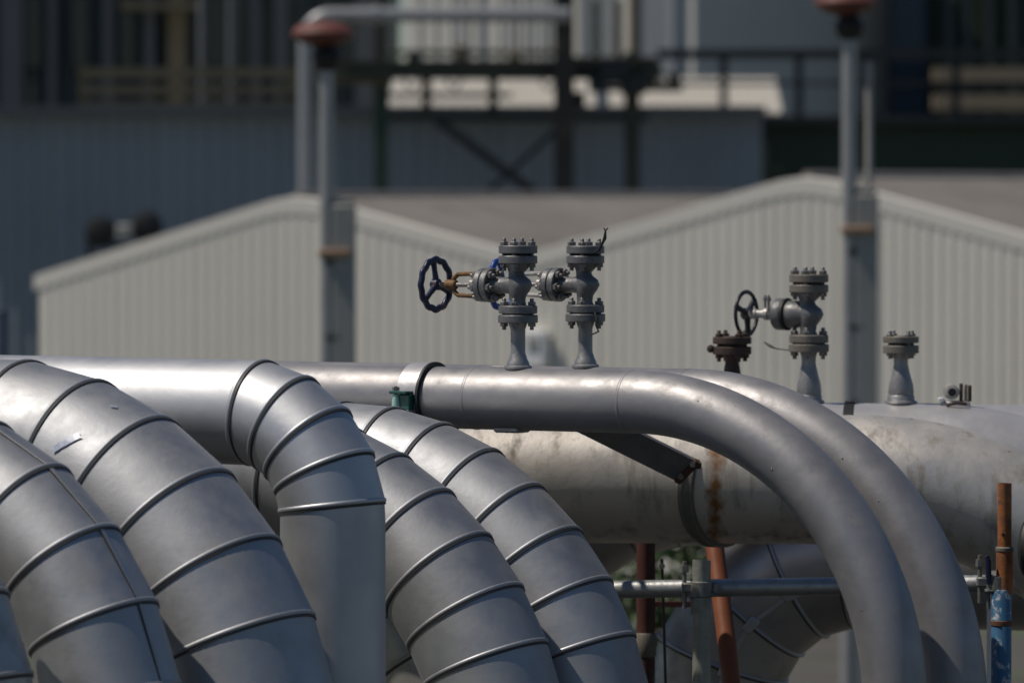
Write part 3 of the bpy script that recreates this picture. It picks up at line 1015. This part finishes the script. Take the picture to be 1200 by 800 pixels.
def wheel_mesh(r, rim, lobes, spokes=3):
    vfs = []
    n = 60
    V, Fc = [], []
    for k in range(n):
        t = 2 * PI * k / n
        rr = r + (.028 * r * math.cos(lobes * t) if lobes else 0)
        for q in range(10):
            p = 2 * PI * q / 10
            rad = rr + rim * math.cos(p)
            V.append((rim * .85 * math.sin(p), rad * math.cos(t), rad * math.sin(t)))
    for k in range(n):
        for q in range(10):
            k2, q2 = (k + 1) % n, (q + 1) % 10
            Fc.append((k * 10 + q, k * 10 + q2, k2 * 10 + q2, k2 * 10 + q))
    return V, Fc


def handwheel(parent, x, zc, r, rim, lobes, m, ph=R(100)):
    hub = mk('handwheel', wheel_mesh(r, rim, lobes), m, parent, loc=(x, 0, zc), smooth=50)
    mk('hub', lathe([(.012, -.012), (.0155, -.008), (.0155, .010), (.011, .014)], 16, 'x'), m, hub)
    for k in range(3):
        t = ph + 2 * PI * k / 3
        d = Vector((0, math.cos(t), math.sin(t)))
        mk('spoke', tube([d * .010 + Vector((.002, 0, 0)), d * (r * .55) + Vector((.001, 0, 0)), d * (r - rim * .4)], [.0095, .0075, .0085], 10), m, hub)
    return hub


def valve(loc, rz, label, sc=1.0, style=0, wheel='wheel_navy', yoke='yoke_rust', lobes=12, rim=.0095, wr=.066, body='cast', flm='cast', bolt=None, wheel_ph=R(100)):
    """Globe valve: flanged at both ends of the vertical run, bonnet and stem along local -X. Origin: gasket face of its lower flange."""
    root = empty('globe_valve', loc, label, 'valve', 'globe valves on the pipes')
    root.rotation_euler = (0, 0, rz)
    root.scale = (sc, sc, sc)
    zc = .078                 # centre of the bonnet
    rf = .0515
    # body: lower neck, swollen chamber leaning to +x, waist and upper neck
    n = 28
    st = [(0, 0, .034, .034), (0, .020, .034, .034), (0, .0205, .025, .025), (-.002, .034, .0205, .022), (-.001, .050, .0215, .025), (.004, .064, .028, .029), (.008, .078, .0325, .032),
          (.006, .092, .029, .029), (-.003, .103, .022, .024), (-.005, .112, .020, .022), (-.001, .122, .027, .027), (0, .131, .033, .033), (0, .137, .036, .036)]
    V, Fc = [], []
    for x, z, rx, ry in st:
        for k in range(n):
            t = 2 * PI * k / n
            V.append((x + rx * math.cos(t), ry * math.sin(t), z))
    for i in range(len(st) - 1):
        for k in range(n):
            j = (k + 1) % n
            Fc.append((i * n + k, i * n + j, i * n + n + j, i * n + n + k))
    mk('body', (V, Fc), M[body], root, smooth=55)
    mk('lower_flange', lathe(disc_prof(rf, .0035, .0245), 40), M[flm], root)
    mk('upper_flange', lathe(disc_prof(rf, .136, .157), 40), M[flm], root)
    mk('gasket', lathe([(rf * .62, .157), (rf * .62, .163)], 32), M['black'], root)
    mk('blind_flange', lathe(disc_prof(rf, .163, .184), 40), M[flm], root)
    studs(root, .002, rf * .74, .0455, 4, R(20), m=bolt)
    studs(root, .160, rf * .74, .0485, 4, R(20) if style == 0 else R(15), m=bolt)
    if style == 0:
        mk('bonnet_neck', lathe([(.0255, -.078), (.0235, -.070), (.0215, -.05), (.022, -.03), (.026, -.012), (.028, .0)], 28, 'x', (0, 0, zc)), M[body], root)
        mk('bonnet_flange', lathe([(.044, -.098), (.046, -.096), (.046, -.0805), (.044, -.0785)], 36, 'x', (0, 0, zc)), M[body], root)
        mk('bonnet_gasket', lathe([(.040, -.1005), (.040, -.098)], 32, 'x', (0, 0, zc)), M['black'], root)
        mk('bonnet_cover', lathe([(.020, -.124), (.026, -.121), (.042, -.1195), (.045, -.1175), (.045, -.1025), (.043, -.1005)], 36, 'x', (0, 0, zc)), M[body], root)
        studs(root, zc, .034, .041, 6, R(10), axis='x', x=-.099, m=bolt)
        for s in (-1, 1):
            pth = [(-.118, 0, zc + s * .028), (-.155, 0, zc + s * .0295), (-.197, 0, zc + s * .028), (-.211, 0, zc + s * .018), (-.215, 0, zc)]
            mk('yoke_arm', tube(pth, [.0075, .0062, .0062, .007, .008], 10), M[yoke], root)
        mk('yoke_hub', lathe([(.011, -.238), (.0135, -.235), (.0135, -.206), (.011, -.203)], 16, 'x', (0, 0, zc)), M[yoke], root)
        mk('gland', lathe([(.010, -.152), (.018, -.150), (.018, -.140), (.012, -.138), (.015, -.128), (.015, -.118)], 16, 'x', (0, 0, zc)), M['bolt'], root)
        for s in (-1, 1):
            mk('gland_bolt', tube([(-.16, s * .014, zc), (-.122, s * .014, zc)], .0035, 8), M['bolt'], root)
        mk('stem', lathe([(.0062, -.285), (.0062, -.11)], 12, 'x', (0, 0, zc)), M['bolt'], root)
        xw_ = -.272
    else:
        mk('bonnet_neck', lathe([(.034, -.062), (.036, -.058), (.036, -.034), (.030, -.02), (.026, 0)], 32, 'x', (0, 0, zc)), M[body], root)
        mk('bonnet_ring', lathe([(.041, -.070), (.043, -.069), (.043, -.062), (.040, -.0605)], 36, 'x', (0, 0, zc)), M['black'], root)
        mk('bonnet_cover', lathe([(.016, -.108), (.020, -.104), (.031, -.101), (.040, -.0975), (.042, -.094), (.042, -.073), (.040, -.070)], 36, 'x', (0, 0, zc)), M[body], root)
        mk('packing_neck', lathe([(.011, -.178), (.0135, -.174), (.0135, -.158), (.011, -.155), (.0115, -.135), (.0165, -.132), (.0165, -.122), (.0125, -.119), (.014, -.10)], 20, 'x', (0, 0, zc)), M[yoke], root)
        for s in (-1, 1):
            mk('gland_bolt', lathe([(.0035, -.01), (.0035, .022), (.006, .022), (.006, .032), (.003, .032), (.003, .038)], 8, 'z', (-.127 - .012 * s, s * .012, zc + .012)), M['bolt'], root)
        mk('stem', lathe([(.0062, -.205), (.0062, -.11)], 12, 'x', (0, 0, zc)), M['bolt'], root)
        xw_ = -.190
    handwheel(root, xw_, zc, wr, rim, lobes, M[wheel], wheel_ph)
    return root


RZ = -T     # local -X points left and away, along the pipes
h_fl = .120


def on_run(B, px):
    """Point on top of a pipe's straight run where its axis passes a photo column."""
    k = (px - 600) / FPX
    # axis: C + a*s
    s = (k * B.C.y - B.C.x) / (B.a.x - k * B.a.y)
    return B.C + B.a * s + B.z * (B.R + B.r)


def wire(parent, pts, name='seal_wire', r=.0022, m='black'):
    V, Fc = tube(pts, r, 6)
    return mk(name, (V, Fc), M[m], parent)


pV1 = on_run(bH, 607)
nozzle(rootH, footH, pV1, M['nozzle'], h_fl, .0195, .053, fm=M['cast'])
v1 = valve(pV1 + Vector((0, 0, h_fl + .021)), RZ + R(-4), 'grey globe valve with dark navy handwheel and rusty yoke on front pipe', 1.0, 0)
pV2 = on_run(bI, 686)
nozzle(rootI, footI, pV2, M['nozzle'], h_fl + .002, .0195, .054, fm=M['cast'])
v2 = valve(pV2 + Vector((0, 0, h_fl + .023)), RZ + R(-2), 'grey globe valve with wire ties, its blue handwheel hidden behind its neighbour', 1.0, 0, wheel='wheel_blue', yoke='yoke')
mk('wire_tie', tube([(.045, -.03, .165), (.066, -.034, .172), (.078, -.036, .19), (.086, -.036, .205), (.089, -.037, .225), (.083, -.037, .232)], [.002, .0045, .003, .0052, .0026, .0018], 6), M['black'], v2)
mk('wire_tie', tube([(.089, -.037, .225), (.097, -.038, .232)], .0018, 6), M['black'], v2)
mk('wire_tie', tube([(.05, -.03, .006), (.060, -.034, -.014), (.057, -.035, -.03), (.066, -.036, -.046), (.05, -.038, -.053), (.038, -.038, -.056)], [.0025, .005, .0025, .003, .002, .0016], 6), M['black'], v2)

sK = 1.115
pV3 = on_run(bK, 948)
nzh = .148
def tall_nozzle(px, m, fm, r_n=.021, bulge=.038, rf=.059, hh=nzh):
    p = on_run(bK, px)
    b = p - footK
    pr = [(bulge * 1.08, -.03), (bulge * 1.08, .003), (bulge * 1.02, .006), (bulge * 1.02, .02), (bulge * .95, .024), (bulge * .98, .032), (bulge * .92, .055), (bulge * .74, .08), (r_n * 1.1, .105), (r_n, .115), (r_n * 1.02, hh - .014), (r_n * 1.25, hh)]
    o = mk('nozzle', lathe(pr, 32), M[m], rootK, loc=b, smooth=40)
    mk('nozzle_weld', lathe([(bulge * 1.05, -.005), (bulge * 1.25, .001), (bulge * 1.2, .006), (bulge, .009)], 32), M[m], o)
    mk('flange', lathe(disc_prof(rf, hh, hh + .023) + [(rf * .6, hh + .023), (rf * .6, hh + .0265)], 40), M[fm], o)
    return p + Vector((0, 0, hh + .023))


q = tall_nozzle(948, 'nozzle', 'flange_old', hh=.150)
valve(q, RZ, 'grey globe valve with thin black handwheel standing on the rear pipe', sK, 1, wheel='wheel_black', yoke='yoke', lobes=0, rim=.0058, wr=.058, flm='flange_old', wheel_ph=R(40))
mk('wire_tie', tube([(-.125, -.02, .004), (-.10, -.03, -.006), (-.085, -.03, -.012), (-.045, -.03, -.016)], [.0016, .004, .002, .0016], 6), M['black'], [o for o in bpy.data.objects if o.name.startswith('globe_valve')][-1])


def blind(loc, label, m, bm, sc=1.0):
    root = empty('blind_flange', loc, label, 'blind flange', 'blind flanges on the rear pipe')
    root.scale = (sc,) * 3
    mk('gasket', lathe([(.036, .0035), (.036, .0075)], 32), M['black'], root)
    mk('cover_disc', lathe(disc_prof(.053, .0075, .0265) + [(.034, .0265), (.033, .0285)], 40), M[m], root)
    return root


q = tall_nozzle(858, 'rusty_flange', 'rusty_flange', .021, .036, .057, .142)
b4 = blind(q, 'rusty brown blind flange peeping over the pipe bend', 'rusty_flange', 'rusty_flange', 1.08)
studs(b4, .002, .040, .047, 4, R(25), m='rusty_flange')
mk('lifting_eye', lathe([(.004, -.008), (.011, -.004), (.011, .004), (.004, .008)], 14, 'y', (-.058, -.01, -.006)), M['rusty_flange'], b4)
q = tall_nozzle(1056, 'nozzle', 'flange_old', .021, .039, .053, .147)
b5 = blind(q, 'grey blind flange on the lone nozzle at right', 'flange_old', 'bolt', 1.0)
studs(b5, .002, .039, .044, 4, R(30))

# small fitting on the rear pipe
p = on_run(bK, 1120)
sfit = empty('pipe_fitting', p, 'small pale fitting with dark sockets on the rear pipe at right', 'fitting')
mk('saddle', cbox((0, 0, -.003), (.085, .06, .022), .006), M['paint_new'], sfit)
mk('socket', lathe([(.016, -.028), (.022, -.026), (.023, -.004), (.017, -.002), (.017, .012)], 18, 'y', (-.012, 0, .034)), M['paint_old'], sfit)
mk('socket_bore', lathe([(.012, -.0295), (.012, -.02)], 14, 'y', (-.012, 0, .034)), M['black'], sfit)
for k, x in enumerate((.016, .030, .042)):
    mk('fin', cbox((x, -.006, .030), (.0075, .04, .058 - .005 * k), .002), M['rusty_flange'] if k != 1 else M['flange_old'], sfit)
mk('strap', tube([(-.03, -.045, -.004), (0, -.05, .004), (.03, -.046, .0)], .005, 8), M['rusty_flange'], sfit)
mk('clip', cbox((-.045, -.02, .012), (.018, .03, .014), .003), M['white'], sfit)
# thin strap over the rear pipe
p = on_run(bK, 996)
cK = p - bK.z * bK.r
stp = empty('pipe_strap', p - Vector((0, 0, bK.r)), 'thin black strap round the rear pipe', 'strap')
ring = [[cK + bK.a * s + (bK.z * math.cos(2 * PI * k / 48) + bK.n * math.sin(2 * PI * k / 48)) * (bK.r + h) for k in range(48)] for s, h in ((-.016, -.001), (-.014, .0035), (.014, .0035), (.016, -.001))]
mk('band', loft(ring), M['black'], stp, stp.location)
mk('buckle', cbox((0, -.02, bK.r + .003), (.03, .03, .008), .003), M['black'], stp)

# clamp on the front pipe
p = on_run(bH, 497)
cH = p - bH.z * bH.r
cl = empty('pipe_clamp', cH, 'silver clamp band with green lug on the front painted pipe', 'clamp')
def band(B, c, s0, s1, h, n=48, p0=0, p1=2 * PI):
    full = abs(p1 - p0 - 2 * PI) < 1e-6
    V, Fc = [], []
    m = n if full else n + 1
    pr = [(s0, -.001), (s0, h), (s1, h), (s1, -.001)]
    for k in range(m):
        t = p0 + (p1 - p0) * k / n
        e = B.z * math.cos(t) + B.n * math.sin(t)
        for s, hh in pr: V.append(c + B.a * s + e * (B.r + hh))
    for k in range(n):
        j = (k + 1) % m
        for g in range(4):
            g2 = (g + 1) % 4
            Fc.append((k * 4 + g, k * 4 + g2, j * 4 + g2, j * 4 + g))
    if not full: Fc += [(3, 2, 1, 0), tuple((m - 1) * 4 + g for g in range(4))]
    return V, Fc
mk('upper_band', band(bH, cH, -.030, .030, .010, 40, R(-82), R(84)), M['paint_new'], cl, cH)
mk('lower_band', band(bH, cH, -.028, .028, .010, 40, R(100), R(262)), M['strap'], cl, cH)
mk('rubber_liner', band(bH, cH, .0305, .038, .0125, 56), M['black'], cl, cH)
fr = cH + bH.n * (bH.r + .012)
qm = Matrix((bH.a, bH.n, bH.z)).transposed()
for dz, nm in ((.016, 'upper_lug'), (-.034, 'lower_lug')):
    mk(nm, cbox(fr + bH.n * .012 + bH.z * dz - bH.a * .004, (.055, .04, .008), .002, qm), M['green'] if dz > 0 else M['paint_new'], cl, cH)
mk('spacer', cbox(fr + bH.n * .004 - bH.z * .010 + bH.a * .008, (.036, .028, .042), .003, qm), M['green'], cl, cH)
bp = fr + bH.n * .020 - bH.a * .016
mk('bolt_sleeve', lathe([(.011, -.030), (.0105, -.01), (.008, .010)], 14, 'z', bp), mat('mint_sleeve', [(.30, .55, .46), (.36, .60, .52)], (.35, .45)), cl, cH)
mk('bolt', join(lathe([(.005, -.052), (.005, .032)], 10, 'z', bp), lathe([(.010, .021), (.010, .030)], 6, 'z', bp), lathe([(.010, -.048), (.010, -.039)], 6, 'z', bp)), M['bolt'], cl, cH)
# pipe shoe under the front pipe
c = on_run(bH, 600) - bH.z * (2 * bH.r)
mk('pipe_shoe', cbox(c + bH.z * .002, (.075, .07, .016), .004, qm), M['paint'], rootH, footH)
mk('repair_pad', cbox(on_run(bH, 583) + bH.z * .001 + bH.n * -.02, (.055, .03, .008), .003, qm), M['paint'], rootH, footH)

# hanger strap on the fat pipe with a strut up to the slim rear pipe
hj = W(800, 552, 15.8)
hang = empty('pipe_hanger', hj, 'dark strap and slanting strut fixed round the fat old pipe', 'hanger')
cJ = bJ.C + bJ.z * bJ.R + bJ.a * (-(1010 - 852) / 419)
V, Fc = [], []
n = 44
lay = ((-.030, -.001), (-.030, .004), (-.022, .004), (-.0215, .010), (-.015, .010), (-.0145, .005), (.012, .005), (.0125, .011), (.019, .011), (.0195, .004), (.028, .004), (.028, -.001))
for k in range(n):
    t = R(70) + R(150) * k / (n - 1)
    e = bJ.z * math.cos(t) + bJ.n * math.sin(t)
    for s, h in lay:
        V.append(cJ + bJ.a * (s * .78 - .10 * math.sin(t) + .02 * math.cos(t)) + e * (bJ.r + h))
m_ = len(lay)
for k in range(n - 1):
    j = k + 1
    for g in range(m_ - 1):
        Fc.append((k * m_ + g, k * m_ + g + 1, j * m_ + g + 1, j * m_ + g))
mk('strap_band', (V, Fc), M['strap'], hang, hj, smooth=30)
pa = W(803, 550, 15.70); pb = W(612, 455, 15.42)
u = (pb - pa).normalized()
wv = Vector((.38, -.55, .74)); wv = (wv - u * wv.dot(u)).normalized()
nn = u.cross(wv)
q = Matrix((wv, nn, u)).transposed()
mk('strut', box((pa + pb) / 2, (.086, .012, (pb - pa).length), q), M['strut'], hang, hj, smooth=0)
mk('end_plate', cbox(pa - u * .006 - nn * .004, (.092, .018, .022), .003, q), M['rustlump'], hang, hj, smooth=0)
for k in (-1, 1):
    mk('bolt', lathe([(.009, -.012), (.009, -.003), (.005, -.003), (.005, .012)], 6, 'y', pa + wv * (.026 * k) - u * .004 + Vector((0, -.016, 0))), M['bolt'], hang, hj)
mk('lug', cbox(pa + Vector((.030, -.010, .012)), (.030, .026, .020), .004), M['rustlump'], hang, hj, smooth=0)


# ------------------------------------------------------------------ scaffold
def stube(name, pts, r, m, label, cat, n=24, group=None, wall=.004):
    P = [Vector(p) for p in pts]
    root = empty(name, (P[0].x, P[0].y, min(p.z for p in P)), label, cat, group)
    V, Fc = tube(P, r, n, caps=False)
    # open bore at both ends
    for end, nb in ((0, 1), (-1, -2)):
        d = (P[nb] - P[end]).normalized()
        s, u_ = frame(d) if end == 0 else frame(-d)
        st_ = len(V)
        base_i = 0 if end == 0 else (len(P) - 1) * n
        bv = V[base_i:base_i + n]
        V += [P[end] + (p - P[end]) * ((r - wall) / r) for p in bv]
        V += [P[end] + (p - P[end]) * ((r - wall) / r) + d * .05 for p in bv]
        for k in range(n):
            j = (k + 1) % n
            a = (base_i + k, base_i + j, st_ + j, st_ + k); b = (st_ + k, st_ + j, st_ + n + j, st_ + n + k)
            if end == -1: a, b = tuple(reversed(a)), tuple(reversed(b))
            Fc += [a, b]
        Fc.append(tuple(st_ + n + k for k in range(n)))
    mk('tube', (V, Fc), m, root, root.location, smooth=40)
    return root


dS = 15.30
aP, bP = W(640, 692, dS + .12), W(1168, 684, dS - .15)
stube('scaffold_tube', (aP, bP), .0242, M['galv'], 'horizontal galvanised scaffold tube passing behind the painted bends', 'scaffold tube', group='scaffold tubes')
qp = W(822, 655, dS - .01)
qy = dS - .045
stube('scaffold_tube', ((qp.x, qy, .06), (qp.x, qy, qp.z)), .0245, M['galv_green'], 'upright grey green scaffold tube left of the orange prop', 'scaffold tube', group='scaffold tubes')


def coupler(c, label, flip=1):
    """Right angle coupler: two hinged half shells with eye bolts and nuts."""
    root = empty('scaffold_coupler', c, label, 'coupler', 'scaffold couplers')
    sh = lambda ax, off, w: lathe([(.0255, -w), (.031, -w + .003), (.031, w - .003), (.0255, w)], 24, ax, off, caps=False)
    mk('upright_shell', sh('z', (0, -.020, 0), .022), M['coupler'], root)
    mk('ledger_shell', sh('x', (-.002 * flip, .026, 0), .024), M['coupler'], root)
    mk('flap', cbox((-.040 * flip, -.012, .004), (.028, .034, .026), .004), M['coupler'], root)
    mk('flap', cbox((.036 * flip, -.022, .002), (.018, .018, .030), .004), M['coupler'], root)
    for z0, z1, x in ((-.052, .075, -.046), (-.068, .028, -.024)):
        st_ = lathe([(.0058, z0), (.0058, z1)], 10, 'z', (x * flip, -.016, 0))
        mk('eye_bolt', join(st_, lathe([(.0115, z1 - .03), (.0115, z1 - .012)], 6, 'z', (x * flip, -.016, 0))), M['coupler'], root)
    mk('hinge_pin', tube([(-.034 * flip, -.03, -.02), (.034 * flip, -.036, -.014)], .006, 8), M['coupler'], root)
    return root


cpt = W(822, 689, dS); cpt.y = qy + .022
coupler(cpt, 'rusted scaffold coupler joining the grey green upright and the horizontal tube')

# sleeved rusty post at the right with the blue tube below
dR = 15.02
pr_ = W(1178, 566, dR)
zc_ = W(0, 641, dR).z; zb_ = W(0, 687, dR).z
post = empty('sleeved_post', (pr_.x, dR, 0), 'rusty tube rising from a sleeve above a chipped blue upright at right', 'post')
o0 = post.location
mk('inner_tube', lathe([(.0185, zb_), (.0185, pr_.z), (.0145, pr_.z), (.0145, pr_.z - .05)], 22, 'z', (pr_.x, dR, 0)), M['rust_tube'], post, o0)
mk('sleeve', lathe([(.0225, zb_ - .02), (.0225, zc_ - .002), (.0205, zc_)], 22, 'z', (pr_.x, dR, 0)), M['rust_tube'], post, o0)
mk('sleeve_collar', lathe([(.0225, zc_ - .012), (.0245, zc_ - .010), (.0245, zc_ - .002), (.021, zc_ + .001)], 22, 'z', (pr_.x, dR, 0)), M['flange_old'], post, o0)
mk('lock_pin', lathe([(.004, -.024), (.004, .024)], 8, 'y', (pr_.x - .006, dR - .004, zc_ + .035)), M['black'], post, o0)
mk('blue_upright', lathe([(.0268, .06), (.0268, zb_ - .012), (.0245, zb_ - .008)], 24, 'z', (pr_.x - .008, dR, 0)), M['blue_tube'], post, o0)
mk('band', lathe([(.0275, zb_ - .105), (.029, zb_ - .103), (.029, zb_ - .092), (.0275, zb_ - .09)], 24, 'z', (pr_.x - .008, dR, 0)), M['rustlump'], post, o0)
cc = W(1170, 684, dR); cc.y = dR + .03
cpl = coupler(cc, 'scaffold coupler with dark bolt on the blue upright at right', 1)
mk('handle_bolt', tube([(-.024, -.04, .0), (-.026, -.045, .06), (-.030, -.045, .075)], [.007, .008, .006], 10), M['wheel_navy'], cpl)

# props behind
op0, op1 = W(836, 625, 16.35), W(868, 880, 16.05)
d = (op1 - op0).normalized()
op2 = op1 + d * ((op1.z - .06) / -d.z)
stube('leaning_prop', (op2, op0), .0265, M['orange'], 'orange tubular prop leaning behind the upright scaffold tube', 'prop')
rp = W(757, 600, 16.45)
stube('red_post', ((rp.x, 16.45, .06), (rp.x, 16.45, rp.z)), .027, M['oxide'], 'dark red oxide post below the fat pipe', 'post')
pl = [o for o in bpy.data.objects if o.name == 'red_post'][0]
pz = W(757, 757, 16.41)
mk('collar', lathe([(.028, pz.z - .035), (.031, pz.z - .03), (.031, pz.z + .03), (.028, pz.z + .035)], 20, 'z', (rp.x, 16.45, 0)), M['flange_old'], pl, pl.location)
db = W(776, 655, 16.3); db2 = W(782, 860, 16.3)
fb = empty('flat_bar', (db2.x, 16.3, db2.z), 'narrow dark flat bar beside the dark red post', 'flat bar')
dv = db2 - db
qq = dv.to_track_quat('Z', 'Y').to_matrix()
fv = (db + db2) / 2
mk('bar', box(fv, (.028, .008, dv.length), qq), M['black'], fb, fb.location, smooth=0)
mk('bolt', lathe([(.009, -.012), (.009, .0)], 6, 'y', db + Vector((0, -.004, -.02))), M['bolt'], fb, fb.location)
ra = W(745, 709, 16.6); rb2 = W(812, 707, 16.6)
rr_ = empty('red_crossbar', ra, 'thin dark red crossbar below the scaffold ledger', 'crossbar')
mk('bar', box((ra + rb2) / 2, ((rb2 - ra).length, .02, .016)), M['oxide'], rr_, ra, smooth=0)
# white pipe and black wheel at the right edge
wp = W(1164, 690, 15.9)
stube('white_pipe', ((wp.x, 15.9, .06), (wp.x, 15.9, wp.z - .01)), .016, M['white'], 'slim white plastic pipe beside the blue upright', 'pipe')
hw = W(1212, 642, 14.95)
bw = empty('handwheel', hw, 'black handwheel cut off by the right edge of the picture', 'handwheel')
mk('rim', lathe([(.060, -.018), (.078, -.016), (.086, -.006), (.086, .006), (.078, .016), (.060, .018)], 36, 'x', (0, 0, 0)), M['black'], bw)
mk('web', lathe([(.02, -.02), (.03, -.008), (.062, -.005), (.062, .005), (.03, .008), (.02, .02)], 30, 'x', (0, 0, 0)), M['black'], bw)
mk('stem', lathe([(.010, 0), (.010, .9)], 12, 'x'), M['bolt'], bw)
bw.rotation_euler = (0, 0, R(-25))
